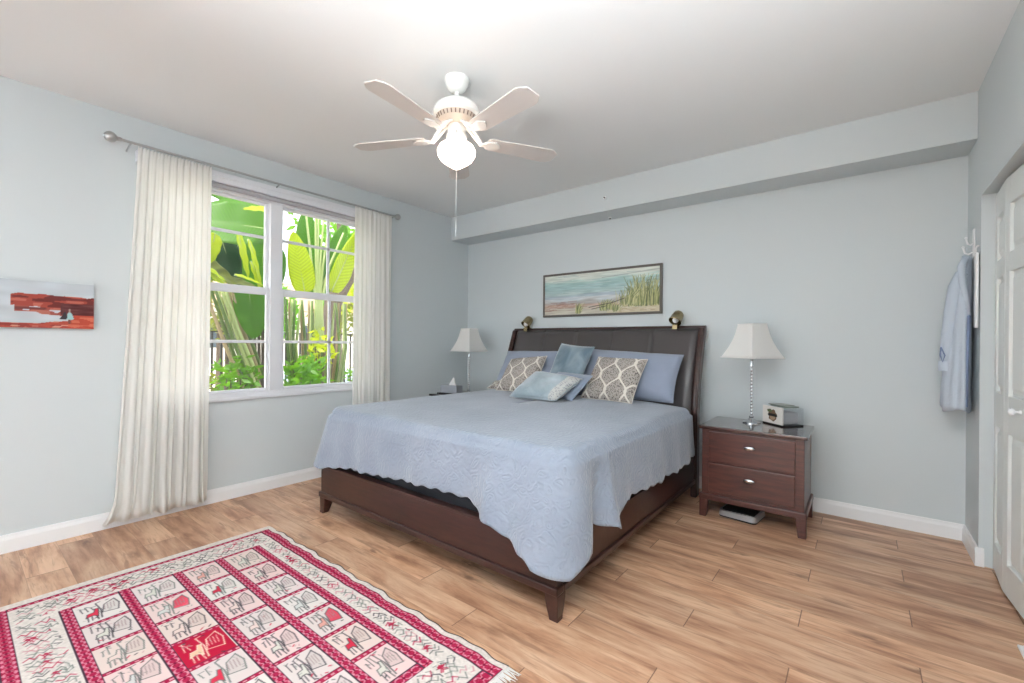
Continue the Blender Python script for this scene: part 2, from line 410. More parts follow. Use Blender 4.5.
# ------------------------------------------------------------------ curtain rod and curtains
XR = -3.815
rod = thing('curtain_rod', 'brushed nickel curtain rod with round finials over the window', 'curtain rod', (XR, 1.76, 2.56))
bm = B(); tube(bm, [(XR, .66, 2.562), (XR, 2.87, 2.562)], .0085, 12); obj('rod', bm, 'nickel', rod, smooth=SM)
for y, s in ((.635, .034), (2.895, .030)):
    bm = B(); bmesh.ops.create_uvsphere(bm, u_segments=20, v_segments=12, radius=s, matrix=Matrix.Translation((XR, y, 2.562))); d = 1 if y < 1 else -1
    tube(bm, [(XR, y+d*s*.8, 2.562), (XR, y+d*(s+.02), 2.562)], .013, 12); obj('finial', bm, 'nickel', rod, smooth=True)
for y in (.735, 1.69, 2.84):
    bm = B(); tube(bm, [(L, y, 2.53), (L+.03, y, 2.535), (XR-.006, y, 2.55), (XR, y, 2.551)], .006, 8); lathe(bm, [(.018, 0), (.018, .006)], 16)
    for v in bm.verts[-32:] if False else []: pass
    bmesh.ops.delete(bm, geom=[v for v in bm.verts if v.co.length < .05], context='VERTS'); obj('bracket', bm, 'nickel', rod, smooth=SM)

def curtain(label, ytop0, ytop1, ybot0, ybot1, ztop, zbot, pleats, seed, puddle=0.0):
    rnd = random.Random(seed); n = pleats*14; m = 44
    ph = [rnd.uniform(-.6, .6) for _ in range(pleats+2)]; am = [rnd.uniform(.7, 1.25) for _ in range(pleats+2)]
    bm = B(); rows = []
    for j in range(m+1):
        t = j/m; row = []                     # 0 top
        for i in range(n+1):
            s = i/n; k = s*pleats; a = int(k)
            y0 = ytop0 + (ybot0-ytop0)*t**1.1; y1 = ytop1 + (ybot1-ytop1)*t
            amp = (.004 + .006*min(1, t*4) + .005*t)*am[a]
            w = math.sin(2*PI*k + 1.6*noise.noise(Vector((s*5, seed, t*1.2)))) * (.55 + .9*abs(noise.noise(Vector((s*4+7, seed, t))))) + .25*math.sin(4*PI*k + seed + 2*t)
            x = XR - .004 + amp*w + (.014 if t < .05 else 0)*0
            wob = noise.noise(Vector((s*6+seed, t*3, 0)))
            x += .012*wob*t
            y = y0 + (y1-y0)*s + .012*math.sin(2*PI*k*.5+seed)*t
            z = ztop + .012 + (zbot-ztop-.012)*t + (.006*math.cos(4*PI*k) if j == 0 else 0)
            if puddle and t > .93: 
                q = (t-.93)/.07; x += .02*q*math.sin(k*5); y -= puddle*q*q*max(0, 1-s*4)
            if j == m: z += .02*noise.noise(Vector((s*9, seed, 1)))
            row.append(bm.verts.new((max(x, L+.03), y, z)))
        rows.append(row)
    for a, b in zip(rows, rows[1:]):
        for i in range(n): bm.faces.new((a[i], a[i+1], b[i+1], b[i]))
    th = thing('curtain', label, 'curtain', (XR, (ytop0+ytop1)/2, ztop), 'curtains')
    o = obj('curtain_panel', bm, 'sheer', th, smooth=True)
    sd = o.modifiers.new('thickness', 'SOLIDIFY'); sd.thickness = .0022
curtain('long white sheer curtain left of the window, reaching the floor', .775, 1.205, .665, 1.20, 2.535, .055, 11, 3, .05)
curtain('white sheer curtain right of the window, behind the bed foot', 2.40, 2.822, 2.395, 2.83, 2.55, .06, 8, 11)

# ------------------------------------------------------------------ closet door (bifold, two leaves)
door = bpy.data.objects.new('door_1', None); COL.objects.link(door); door['kind'] = 'structure'; door.location = (R+.06, DY1-.02, 0)
def door_leaf(p0, p1, z0, z1, knob_at=None):
    """leaf between plan points p0 and p1 (face toward the room)"""
    p0, p1 = Vector((*p0, 0)), Vector((*p1, 0)); u = (p1-p0); w = u.length; u.normalize(); n = Vector((-u.y, u.x, 0)); n = -n if n.x > 0 else n
    Mx = Matrix((( u.x, n.x, 0, p0.x), (u.y, n.y, 0, p0.y), (0, 0, 1, 0), (0, 0, 0, 1)))
    panels = [(.17, .82), (1.01, 1.63), (1.73, 1.97)]; st = .062
    bm = B(); t = .032
    zs = [z0] + [z for p in panels for z in p] + [z1]
    box(bm, 0, st, -t, 0, z0, z1); box(bm, w-st, w, -t, 0, z0, z1)
    for k in range(0, len(zs), 2): box(bm, st, w-st, -t, 0, zs[k], zs[k+1])
    bmesh.ops.transform(bm, matrix=Mx, verts=bm.verts); leaf = obj('door_leaf', bm, 'door', door, bevel=.004)
    for a, b in panels:
        bm = B(); box(bm, st-.004, w-st+.004, -t+.006, -.016, a-.004, b+.004)
        # raised field with sloped edges
        g, h = .016, .04
        P = [(st+g, -.016, a+g), (w-st-g, -.016, a+g), (w-st-g, -.016, b-g), (st+g, -.016, b-g)]
        Q = [(st+h, -.004, a+h), (w-st-h, -.004, a+h), (w-st-h, -.004, b-h), (st+h, -.004, b-h)]
        A = [bm.verts.new(p) for p in P]; C = [bm.verts.new(p) for p in Q]; bm.faces.new(C)
        for i in range(4): bm.faces.new((A[i], A[(i+1) % 4], C[(i+1) % 4], C[i]))
        bmesh.ops.transform(bm, matrix=Mx, verts=bm.verts); obj('door_panel', bm, 'door', leaf)
    if knob_at:
        bm = B(); lathe(bm, [(.012, 0), (.012, .004), (.006, .008), (.006, .018), (.016, .024), (.018, .032), (.013, .04), (0, .042)], 20)
        bmesh.ops.transform(bm, matrix=Mx @ Matrix.Translation((knob_at[0], 0, knob_at[1])) @ Matrix.Rotation(-PI/2, 4, 'X'), verts=bm.verts); obj('door_knob', bm, 'trim', leaf, smooth=True)
door_leaf((R+.056, DY1-.004), (R+.036, 3.325), .012, 2.110)
door_leaf((R+.036, 3.320), (R+.056, 2.990), .012, 2.110, (.23, .95))
door_leaf((R+.056, 2.985), (R+.056, 2.615), .012, 2.110)

ds = thing('floor_stop', 'small white plastic stop on the floor in front of the closet door', 'door stop', (.55, 2.72, 0))
bm = B(); box(bm, .523, .578, 2.66, 2.77, 0, .012); obj('plate', bm, 'trim', ds, bevel=.003)
bm = B(); box(bm, .535, .566, 2.68, 2.75, .012, .024); obj('bumper', bm, 'trim', ds, bevel=.003)
# ------------------------------------------------------------------ bed
bed = thing('bed', 'dark brown wooden sleigh bed with leather headboard under the blue coverlet', 'bed', (-2.08, 2.8, 0))
BX0, BX1 = -3.10, -1.065
FY = 1.69
bm = B(); box(bm, BX0, BX1, FY, FY+.045, .15, .335); obj('footboard', bm, 'bedwood', bed, bevel=.004)
bm = B(); box(bm, BX0-.012, BX1+.012, FY-.014, FY+.05, .118, .155); obj('footboard_molding', bm, 'bedwood', bed, bevel=.006)
bm = B(); box(bm, BX0-.004, BX1+.004, FY-.006, FY+.052, .335, .352); obj('footboard_cap', bm, 'bedwood', bed, bevel=.004)
for x0, x1, s in ((BX0, BX0+.04, -1), (BX1-.04, BX1, 1)):
    bm = B(); box(bm, x0, x1, FY+.045, 3.86, .15, .335); r_ = obj('side_rail', bm, 'bedwood', bed, bevel=.004)
    bm = B(); box(bm, x0-.012, x1+.012, FY+.05, 3.87, .118, .152); obj('rail_molding', bm, 'bedwood', r_, bevel=.005)
for x, s in ((BX0+.025, -1), (BX1-.025, 1)):
    bm = B()      # sabre leg: square, tapering and sweeping outward
    prev = None
    for z, hw, dx, dy in ((.12, .036, 0, 0), (.09, .035, 0, 0), (.05, .030, s*.004, -.004), (.02, .025, s*.008, -.008), (0, .023, s*.013, -.012)):
        vs = [bm.verts.new((x+dx+a*hw, FY+.03+dy+b*hw, z)) for a, b in ((-1, -1), (1, -1), (1, 1), (-1, 1))]
        if prev:
            for i in range(4): bm.faces.new((prev[i], prev[(i+1) % 4], vs[(i+1) % 4], vs[i]))
        else: bm.faces.new(vs)
        prev = vs
    bm.faces.new(prev[::-1]); obj('leg', bm, 'bedwood', bed, bevel=.004)
# sleigh headboard: profile (y of the rear face, z)
prof = [(3.86, 0), (3.86, .35), (3.865, .70), (3.895, .90), (3.93, 1.03), (3.965, 1.14), (4.005, 1.25), (4.04, 1.34), (4.06, 1.40)]
def profile_solid(x0, x1, front, rear, zmin=0, zmax=9):
    bm = B(); P = [(y, z) for y, z in prof if zmin <= z <= zmax]
    ring = [(y+front, z) for y, z in P] + [(y+rear, z) for y, z in reversed(P)]
    a = [bm.verts.new((x0, y, z)) for y, z in ring]; b = [bm.verts.new((x1, y, z)) for y, z in ring]
    n = len(ring)
    for i in range(n): bm.faces.new((a[i], a[(i+1) % n], b[(i+1) % n], b[i]))
    m = len(P)
    for i in range(m-1):
        bm.faces.new((a[i], a[i+1], a[n-2-i], a[n-1-i])); bm.faces.new((b[i+1], b[i], b[n-1-i], b[n-2-i]))
    return bm
HX0, HX1 = -3.125, -1.045
for x0, x1 in ((HX0, HX0+.05), (HX1-.05, HX1)):
    p_ = obj('headboard_post', profile_solid(x0, x1, -.085, 0), 'bedwood', bed, bevel=.01)
    s = .012 if x0 < -2 else .012
    obj('post_bead', profile_solid(x0+s, x1-s, -.094, -.08, .2), 'bedwood', p_, bevel=.006)
obj('headboard_back', profile_solid(HX0+.05, HX1-.05, -.045, -.004, .2), 'bedwood', bed)
bm = B()   # rounded top roll
tube(bm, [(HX0+.0, 4.025, 1.402), (HX1-.0, 4.025, 1.402)], .019, 12); obj('top_rail', bm, 'bedwood', bed, smooth=SM)
def leather():
    # padded panels: five sections with stitched seams and rounded edges
    bm = B(); X0_, X1_ = HX0+.05, HX1-.05; N, Mz = 120, 30
    def yz(t):
        z = .42 + (1.395-.42)*t
        for (ya, za), (yb, zb) in zip(prof, prof[1:]):
            if za <= z <= zb: return ya + (yb-ya)*(z-za)/(zb-za), z
        return prof[-1][0], z
    rows = []
    for j in range(Mz+1):
        t = j/Mz; y, z = yz(t); row = []
        for i in range(N+1):
            s = i/N; e = min(s, 1-s)*N/4.0; pad = .032*(1-(1-min(1, e))**2)
            q = (s*5) % 1; dq = min(q, 1-q)*24
            if 0.5/5 < s < 1-.5/5 and dq < 1: pad -= .013*(1-dq)
            if t > .93: pad *= math.sqrt(max(0, 1-((t-.93)/.07)**2))*.75+.25
            row.append(bm.verts.new((X0_+(X1_-X0_)*s, y-.046-pad, z)))
        rows.append(row)
    for a, b in zip(rows, rows[1:]):
        for i in range(N): bm.faces.new((a[i], a[i+1], b[i+1], b[i]))
    global NORECALC
    o = obj('headboard_upholstery', bm, 'leather', bed, smooth=True); sd = o.modifiers.new('t', 'SOLIDIFY'); sd.thickness = .01; sd.offset = 0
leather()
bm = B(); box(bm, BX0+.06, BX1-.045, FY+.08, 3.78, .20, .40); obj('box_base', bm, 'boxspring', bed, bevel=.02)
mat_ = tag(obj('mattress', (lambda b: (box(b, -3.06, -1.11, 1.80, 3.77, .402, .735), b)[1])(B()), 'mattress', None, bevel=.06, seg=4), 'white mattress lying on the bed frame under the coverlet', 'mattress')
# mattress stays with its own object (could be lifted off)

# coverlet: perimeter skirt + top, one continuous sheet
def coverlet():
    x0, x1, yf, yb = -3.075, -1.095, 1.79, 3.56; rc = .06
    per = []          # (point, outward normal)
    def seg_(a, b, n, k):
        for i in range(k): t = i/k; per.append((Vector(a).lerp(Vector(b), t), Vector(n)))
    seg_((x0, yb), (x0, yf+rc), (-1, 0), 90)
    for i in range(16): th = PI + (PI/2)*i/16; per.append((Vector((x0+rc, yf+rc)) + rc*Vector((math.cos(th), math.sin(th))), Vector((math.cos(th), math.sin(th)))))
    seg_((x0+rc, yf), (x1-rc, yf), (0, -1), 110)
    for i in range(24): th = 1.5*PI + (PI/2)*i/24; per.append((Vector((x1-rc, yf+rc)) + rc*Vector((math.cos(th), math.sin(th))), Vector((math.cos(th), math.sin(th)))))
    seg_((x1, yf+rc), (x1, yb), (1, 0), 110); per.append((Vector((x1, yb)), Vector((1, 0))))
    arc = [0]
    for (a, _), (b, _) in zip(per, per[1:]): arc.append(arc[-1] + (b-a).length)
    # arc positions of the landmarks
    aL = 90; qL = arc[90+8]; qR = arc[90+16+110+12]; T = arc[-1]
    def interp(q, pts):
        for (a, va), (b, vb) in zip(pts, pts[1:]):
            if q <= b: t = (q-a)/(b-a); return va + (vb-va)*t
        return pts[-1][1]
    hem = [(0, .40), (qL-.5, .38), (qL, .345), (qL+.35, .385), (qL+.8, .41), (qL+1.15, .432), (qR-.66, .435), (qR-.50, .425), (qR-.38, .395), (qR-.28, .345), (qR-.18, .300), (qR-.09, .262), (qR-.03, .225), (qR+.0, .203), (qR+.03, .25), (qR+.08, .325), (qR+.17, .365), (qR+.29, .325), (qR+.35, .345), (qR+.42, .40), (qR+.7, .40), (qR+1.0, .385), (qR+1.3, .375), (T, .40)]
    hem.sort()
    def ridge(q, c, w): return math.exp(-((q-c)/w)**2)
    rows = []
    ztop = .757
    # top rings from the spine outward
    def crown(x, y):
        u = (x-(x0+x1)/2)/((x1-x0)/2); v = (y-yf)/(4.0-yf)
        return .022*(1-u**4)*min(1, max(0, v*3)) + .006*noise.noise(Vector((x*3, y*3, 0)))
    K = 18
    for r in range(K):
        t = r/K; row = []
        for p, n in per:
            tgt = Vector(((x0+x1)/2, min(max(p.y, yf+.95), yb)))
            q = tgt.lerp(p, t**.8); row.append((q.x, q.y, ztop + crown(q.x, q.y)))
        rows.append(row)
    R_ = .05
    for r in range(7):
        a = (PI/2)*r/6*.92; row = []
        for p, n in per:
            o = n*R_*math.sin(a); row.append((p.x+o.x, p.y+o.y, ztop + crown(p.x, p.y) - R_*(1-math.cos(a))))
        rows.append(row)
    NV = 30
    for r in range(1, NV+1):
        v = r/NV; row = []
        for i, (p, n) in enumerate(per):
            q = arc[i]; zs = ztop - R_*.93; h = interp(q, hem) + .0065*math.cos(q*2*PI/.11)
            z = zs + (h-zs)*v; d = zs - z
            out = R_ + .02 + .03*v
            foldw = max(.0, 1-abs(q-(qR-.6))/3)
            out += .011*math.sin(q*11+1.3)*v*(1-ridge(q, qR, .25)) + .008*math.sin(q*23)*v
            out += .060*v*max(0, 1-abs(q-(qR-.13))/.25)**.5 + d*(.05*ridge(q, qR-.04, .06) + .15*ridge(q, qR+.27, .055) - .16*ridge(q, qR+.16, .06) + .09*ridge(q, qR-.36, .09) - .05*ridge(q, qR-.22, .06))
            out += d*(.16*ridge(q, qL, .16))
            out += .012*v*noise.noise(Vector((q*4, z*5, 3)))
            # the foot side hangs just inside / over the footboard cap
            o = n*out; row.append((p.x+o.x, p.y+o.y, z))
        rows.append(row)
    bm = B(); V = [[bm.verts.new(c) for c in row] for row in rows]
    for a, b in zip(V, V[1:]):
        for i in range(len(per)-1): bm.faces.new((a[i], b[i], b[i+1], a[i+1]))
    bmesh.ops.remove_doubles(bm, verts=bm.verts, dist=1e-5)
    o = obj('coverlet', bm, 'quilt', None, smooth=True); sd = o.modifiers.new('t', 'SOLIDIFY'); sd.thickness = .006; sd.offset = 1
    tag(o, 'blue-grey quilted coverlet draped over the mattress with a scalloped hem', 'bedspread')
coverlet()

# ------------------------------------------------------------------ pillows and cushions
def pillow(name, label, cat, BL, BR, TR, TL, thick, m, group=None, pinch=.06, piping=None, nx=36, extra=None, wr=.01, seed=0):
    BL, BR, TR, TL = map(Vector, (BL, BR, TR, TL))
    nrm = ((BR-BL).cross(TL-BL)).normalized()     # towards the viewer side (-y)
    bm = B(); uv = bm.loops.layers.uv.new('UVMap'); grid = {}
    n = nx
    for side in (1, -1):
        for j in range(n+1):
            for i in range(n+1):
                s, t = i/n, j/n
                edge = i in (0, n) or j in (0, n)
                if edge and side == -1: grid[side, i, j] = grid[1, i, j]; continue
                u, v = 2*s-1, 2*t-1
                su = s + pinch*(-u)*(1-v*v)*.35*abs(u); tv = t + pinch*(-v)*(1-u*u)*.35*abs(v)
                p = (BL*(1-su) + BR*su)*(1-tv) + (TL*(1-su) + TR*su)*tv
                h = ((1-u**4)*(1-v**4))**.55
                h2 = h*thick/2 + (0 if edge else wr*noise.noise(Vector((u*2.5+seed, v*2.5, side*2)))*h)
                grid[side, i, j] = bm.verts.new(p + nrm*side*h2)
    for side in (1, -1):
        for j in range(n):
            for i in range(n):
                ids = [(i, j), (i+1, j), (i+1, j+1), (i, j+1)]
                if side == -1: ids = ids[::-1]
                f = bm.faces.new([grid[side, a, b] for a, b in ids])
                for lp, (a, b) in zip(f.loops, ids): lp[uv].uv = (a/n, b/n)
    o = obj(name, bm, m, None, smooth=True)
    tag(o, label, cat, group)
    bm = B()       # seam piping around the edge
    pts = []
    for k in range(4*n):
        a, b = divmod(k, n); i, j = ((b, 0), (n, b), (n-b, n), (0, n-b))[a]; s, t = i/n, j/n; u, v = 2*s-1, 2*t-1
        su = s + pinch*(-u)*(1-v*v)*.35*abs(u); tv = t + pinch*(-v)*(1-u*u)*.35*abs(v)
        pts.append((BL*(1-su) + BR*su)*(1-tv) + (TL*(1-su) + TR*su)*tv)
    pts.append(pts[0]); tube(bm, pts, .0035, 6, False); obj('piping', bm, piping or m, o, smooth=True)
    if extra: extra(o)
    return o
pillow('bed_pillow', 'large plain blue pillow against the right half of the headboard', 'pillow', (-2.10, 3.58, .775), (-1.175, 3.58, .785), (-1.165, 3.81, 1.165), (-2.05, 3.80, 1.205), .20, 'sham', 'large blue bed pillows', seed=1, wr=.02)
pillow('bed_pillow', 'large plain blue pillow against the left half of the headboard', 'pillow', (-3.07, 3.58, .775), (-2.15, 3.58, .775), (-2.14, 3.81, 1.175), (-3.05, 3.81, 1.165), .20, 'sham', 'large blue bed pillows', seed=2, wr=.02)
pillow('cushion', 'taupe and cream trellis-pattern cushion on the right side of the bed', 'cushion', (-1.885, 3.345, .787), (-1.42, 3.34, .782), (-1.405, 3.63, 1.125), (-1.865, 3.64, 1.135), .13, 'ogee', 'trellis-pattern cushions', seed=3)
pillow('cushion', 'taupe and cream trellis-pattern cushion on the left side of the bed', 'cushion', (-2.83, 3.345, .787), (-2.39, 3.36, .785), (-2.40, 3.60, 1.13), (-2.85, 3.61, 1.085), .13, 'ogee', 'trellis-pattern cushions', seed=4)
pillow('cushion', 'grey-blue velvet square cushion standing in the middle of the pillows', 'cushion', (-2.34, 3.44, .80), (-1.98, 3.40, .80), (-1.885, 3.60, 1.225), (-2.235, 3.60, 1.255), .12, 'velvet', seed=5)
def endband(o):
    pass
pillow('cushion', 'pale blue velvet lumbar cushion lying in front of the other cushions', 'cushion', (-2.345, 2.945, .80), (-1.885, 2.955, .80), (-1.78, 3.19, .965), (-2.24, 3.19, 1.005), .13, 'velvet_pale', seed=6)
pillow('cushion', 'blue satin cushion tucked behind the pale velvet lumbar cushion', 'cushion', (-2.20, 3.15, .80), (-1.84, 3.13, .79), (-1.755, 3.32, .985), (-2.10, 3.34, 1.0), .10, 'satin', seed=7)
pillow('cushion', 'small speckled cushion corner at the far left edge of the bed', 'cushion', (-3.03, 3.44, .785), (-2.86, 3.52, .785), (-2.87, 3.58, .88), (-3.0, 3.52, .85), .06, 'ogee', seed=8, nx=16)

# ------------------------------------------------------------------ nightstands
def nightstand(label, ox):
    """ox: shift in x from the right-hand one"""
    x0, x1, y0, y1 = -.925+ox, -.268+ox, 3.42, 3.93
    t = thing('nightstand', label, 'nightstand', ((x0+x1)/2, (y0+y1)/2, 0), 'nightstands')
    bm = B(); box(bm, x0+.012, x1-.012, y0+.012, y1, .165, .640); obj('body', bm, 'nightwood', t, bevel=.004)
    bm = B(); box(bm, x0-.006, x1+.006, y0-.01, y1+.005, .640, .664); obj('top', bm, 'nighttop', t, bevel=.006)
    bm = B(); box(bm, x0-.004, x1+.004, y0-.004, y1, .125, .168); obj('base_molding', bm, 'nightwood', t, bevel=.007)
    for k, (a, b) in enumerate(((.190, .395), (.408, .625))):
        bm = B(); box(bm, x0+.062, x1-.062, y0-.002, y0+.02, a, b); d = obj('drawer', bm, 'nightwood', t, bevel=.004)
        bm = B(); lathe(bm, [(.006, 0), (.006, .012), (.014, .016), (.016, .021), (.010, .026), (0, .027)], 20)
        bmesh.ops.transform(bm, matrix=Matrix.Translation(((x0+x1)/2, y0-.002, (a+b)/2+.025)) @ Matrix.Diagonal((2.4, 1, .95, 1)) @ Matrix.Rotation(PI/2, 4, 'X'), verts=bm.verts)
        obj('knob', bm, 'chrome', d, smooth=True)
    for xa, s in ((x0, 1), (x1, -1)):
        for ya, q in ((y0, 1), (y1-.0, -1)):
            bm = B(); w1, w0 = .06, .045; pr = None
            for z, w in ((.128, w1), (0, w0)):
                vs = [bm.verts.new((xa + s*a*w, ya + q*b*w, z)) for a, b in ((0, 0), (1, 0), (1, 1), (0, 1))]
                if pr:
                    for i in range(4): bm.faces.new((pr[i], pr[(i+1) % 4], vs[(i+1) % 4], vs[i]))
                    bm.faces.new(vs)
                else: bm.faces.new(vs)
                pr = vs
            obj('leg', bm, 'nightwood', t, bevel=.003)
    return t
nightstand('dark cherry two-drawer nightstand between the bed and the right wall', 0)
nightstand('dark nightstand mostly hidden beyond the left side of the bed', -2.965)

def lamp(label, x, y, z0, turn):
    t = thing('table_lamp', label, 'lamp', (x, y, z0), 'bedside lamps')
    bm = B(); prof_ = [(.062, 0), (.062, .006), (.056, .012), (.034, .020), (.020, .034), (.014, .040), (.018, .048), (.011, .056)]
    lathe(bm, prof_, 28, (x, y, z0)); obj('base', bm, 'chrome', t, smooth=SM)
    bm = B(); pr = [(.010, .056)]
    for k in range(14):       # stacked turned beads
        zc = .066 + k*.0255; pr += [(.0055, zc-.009), (.0095, zc-.003), (.0105, zc+.004), (.0085, zc+.011)]
    pr += [(.006, .42), (.014, .428), (.014, .445), (.009, .47), (.009, .50)]
    lathe(bm, pr, 20, (x, y, z0)); obj('stem', bm, 'chrome', t, smooth=SM)
    bm = B(); seg = 4; rings = []         # four-sided bell shade with slightly hollow sides
    zb, zt = z0+.492, z0+.752
    for k in range(11):
        s = k/10; rr = .215*(1-s)**1.0 + .098*s - .020*math.sin(PI*s); z = zb + (zt-zb)*s; ring = []
        for c in range(4):
            a0 = math.radians(turn + 90*c); a1 = math.radians(turn + 90*(c+1))
            for q in range(6):
                f = q/6; px_ = (1-f)*math.cos(a0) + f*math.cos(a1); py_ = (1-f)*math.sin(a0) + f*math.sin(a1)
                ring.append(bm.verts.new((x + rr*px_, y + rr*py_, z)))
        rings.append(ring)
    for a, b in zip(rings, rings[1:]):
        for i in range(24): bm.faces.new((a[i], a[(i+1) % 24], b[(i+1) % 24], b[i]))
    o = obj('lamp_shade', bm, 'lampshade', t, smooth=math.radians(50)); sd = o.modifiers.new('t', 'SOLIDIFY'); sd.thickness = .003; sd.offset = -1
    for zz, rr in ((zb+.003, .215), (zt-.003, .098)):
        bm = B(); pts = [(x + (rr+.001)*math.cos(math.radians(turn+90*c)), y + (rr+.001)*math.sin(math.radians(turn+90*c)), zz) for c in range(5)]
        tube(bm, pts, .003, 6, False); obj('shade_trim', bm, 'lampshade', o)
    bm = B(); tube(bm, [(x, y, zt-.02), (x, y, zt+.004)], .004, 8)
    for c in range(2): tube(bm, [(x - .085*math.cos(math.radians(turn+90*c)), y - .085*math.sin(math.radians(turn+90*c)), zt-.006), (x + .085*math.cos(math.radians(turn+90*c)), y + .085*math.sin(math.radians(turn+90*c)), zt-.006)], .002, 6)
    tube(bm, [(x, y, z0+.48), (x, y, zt-.01)], .003, 6); obj('shade_fitter', bm, 'chrome', t)
lamp('chrome table lamp with white square shade on the nightstand right of the bed', -.648, 3.77, .664, 10)
lamp('chrome table lamp with white shade beyond the left side of the bed', -3.50, 3.66, .664, 44)

# clear box with white front on the right nightstand
bxt = thing('display_box', 'clear box with white front and dark round emblem on the right nightstand', 'box', (-.43, 3.80, .664))
Pf0, Pf1, Pr1 = Vector((-.585, 3.845, 0)), Vector((-.440, 3.715, 0)), Vector((-.322, 3.850, 0))
Pr0 = Pf0 + (Pr1-Pf1)
def prism(bm, pts, z0, z1):
    quadbox(bm, [(p.x, p.y, z0) for p in pts], (0, 0, z1-z0))
bm = B(); prism(bm, [Pf0, Pf1, Pr1, Pr0], .664, .674); obj('box_base', bm, 'black', bxt, bevel=.002)
fd = (Pf1-Pf0).normalized(); rd = (Pr1-Pf1).normalized()
bm = B(); prism(bm, [Pf0, Pf1, Pf1+rd*.012, Pf0+rd*.012], .675, .80); fp = obj('front_panel', bm, mat('white_card', (236, 232, 226), .5), bxt, bevel=.002)
bm = B(); prism(bm, [Pf0+rd*.013, Pf1+rd*.013, Pr1, Pr0], .675, .795); obj('clear_case', bm, 'acrylic', bxt, bevel=.003)
bm = B(); prism(bm, [Pf0+rd*.03+fd*.015, Pf1+rd*.03-fd*.015, Pr1-fd*.03-rd*.02, Pr0+fd*.03-rd*.02], .68, .76); obj('contents', bm, mat('grey_paper', (178, 180, 184), .7), bxt, bevel=.004)
bm = B(); prism(bm, [Pf0+rd*.05+fd*.02, Pf1+rd*.05-fd*.02, Pr1-rd*.02-fd*.02, Pr0-rd*.02+fd*.02], .796, .806)
prism(bm, [Pf0+rd*.04+fd*.01, Pf1+rd*.04-fd*.05, Pr1-rd*.03-fd*.05, Pr0-rd*.03+fd*.01], .806, .812); obj('lid', bm, mat('grey_green_lid', (128, 136, 128), .3), bxt, bevel=.002)
# emblem on the front: round dark badge with a black bar, leaves on top
fn = -rd
def emb(pts2, m, off):
    bm = B(); Mx = Matrix(((fd.x, 0, fn.x, Pf0.x), (fd.y, 0, fn.y, Pf0.y), (0, 1, 0, .675), (0, 0, 0, 1)))
    vs = [bm.verts.new(Mx @ Vector((u, v, off))) for u, v in pts2]; wv = [bm.verts.new(Mx @ Vector((u, v, off-.0012))) for u, v in pts2]
    bm.faces.new(vs); n = len(vs)
    for i in range(n): bm.faces.new((vs[i], wv[i], wv[(i+1) % n], vs[(i+1) % n]))
    obj('emblem', bm, m, fp)
c0, c1 = .102, .060
mk = lambda n, c: mat(n, c, .5)
emb([(c0 + .040*math.cos(a)*(1+.12*math.sin(7*a)), c1 + .042*math.sin(a)*(1+.1*math.cos(5*a))) for a in [2*PI*k/36 for k in range(36)]], mk('badge_brown', (118, 92, 70)), .0014)
emb([(c0 + .026*math.cos(a), c1 - .012 + .022*math.sin(a)) for a in [2*PI*k/24 for k in range(24)]], mk('badge_tan', (176, 150, 122)), .0026)
emb([(c0-.045, c1+.004), (c0-.040, c1-.006), (c0+.045, c1-.008), (c0+.048, c1+.003), (c0+.03, c1+.013), (c0-.03, c1+.014)], mk('badge_black', (20, 18, 16)), .0038)
emb([(c0-.05, c1+.040), (c0-.045, c1+.022), (c0-.015, c1+.020), (c0+.002, c1+.034), (c0-.02, c1+.046)], mk('badge_green', (92, 104, 66)), .0038)

# tissue box beyond the left side of the bed
tb = thing('tissue_box', 'grey tissue box with a white tissue, beyond the left of the bed', 'tissue box', (-3.70, 3.57, .664))
bm = B(); box(bm, -.115, .115, -.06, .06, 0, .085); bmesh.ops.transform(bm, matrix=Matrix.Translation((-3.72, 3.60, .676)) @ Matrix.Rotation(.15, 4, 'Z'), verts=bm.verts); obj('carton', bm, 'tissue_box', tb, bevel=.005)
bm = B(); box(bm, -.15, .15, -.08, .08, 0, .010); bmesh.ops.transform(bm, matrix=Matrix.Translation((-3.72, 3.60, .665)) @ Matrix.Rotation(.15, 4, 'Z'), verts=bm.verts); obj('tray', bm, 'black', tb, bevel=.003)
bm = B(); prev = None
for k in range(7):
    s = k/6; rr = .045*(1-s)**.8 + .004; z = .755 + .095*s
    ring = [bm.verts.new((-3.70 + rr*math.cos(2*PI*c/14)*(1+.35*math.cos(3*2*PI*c/14+k)) + .012*s, 3.60 + .45*rr*math.sin(2*PI*c/14)*(1+.4*math.sin(2*2*PI*c/14)), z)) for c in range(14)]
    if prev:
        for i in range(14): bm.faces.new((prev[i], prev[(i+1) % 14], ring[(i+1) % 14], ring[i]))
    prev = ring
bm.faces.new(prev); obj('tissue', bm, 'tissue', tb, smooth=True)

# flat silver device under the right nightstand
sc = thing('flat_case', 'flat silver case with a dark top on the floor under the nightstand', 'case', (-.68, 3.56, 0))
def roundrect(bm, cx, cy, hx, hy, r, z0, z1, ang, taper=0):
    pts = []
    for k, (sx, sy) in enumerate(((1, 1), (-1, 1), (-1, -1), (1, -1))):
        for i in range(7):
            a = PI/2*k + PI/2*i/6; pts.append(((hx-r)*sx + r*math.cos(a), (hy-r)*sy + r*math.sin(a)))
    ca, sa = math.cos(ang), math.sin(ang)
    f = lambda p, s, z: (cx + s*(p[0]*ca - p[1]*sa), cy + s*(p[0]*sa + p[1]*ca), z)
    a = [bm.verts.new(f(p, 1, z0)) for p in pts]; b = [bm.verts.new(f(p, 1-taper, z1)) for p in pts]; n = len(pts)
    bm.faces.new(a[::-1]); bm.faces.new(b)
    for i in range(n): bm.faces.new((a[i], a[(i+1) % n], b[(i+1) % n], b[i]))
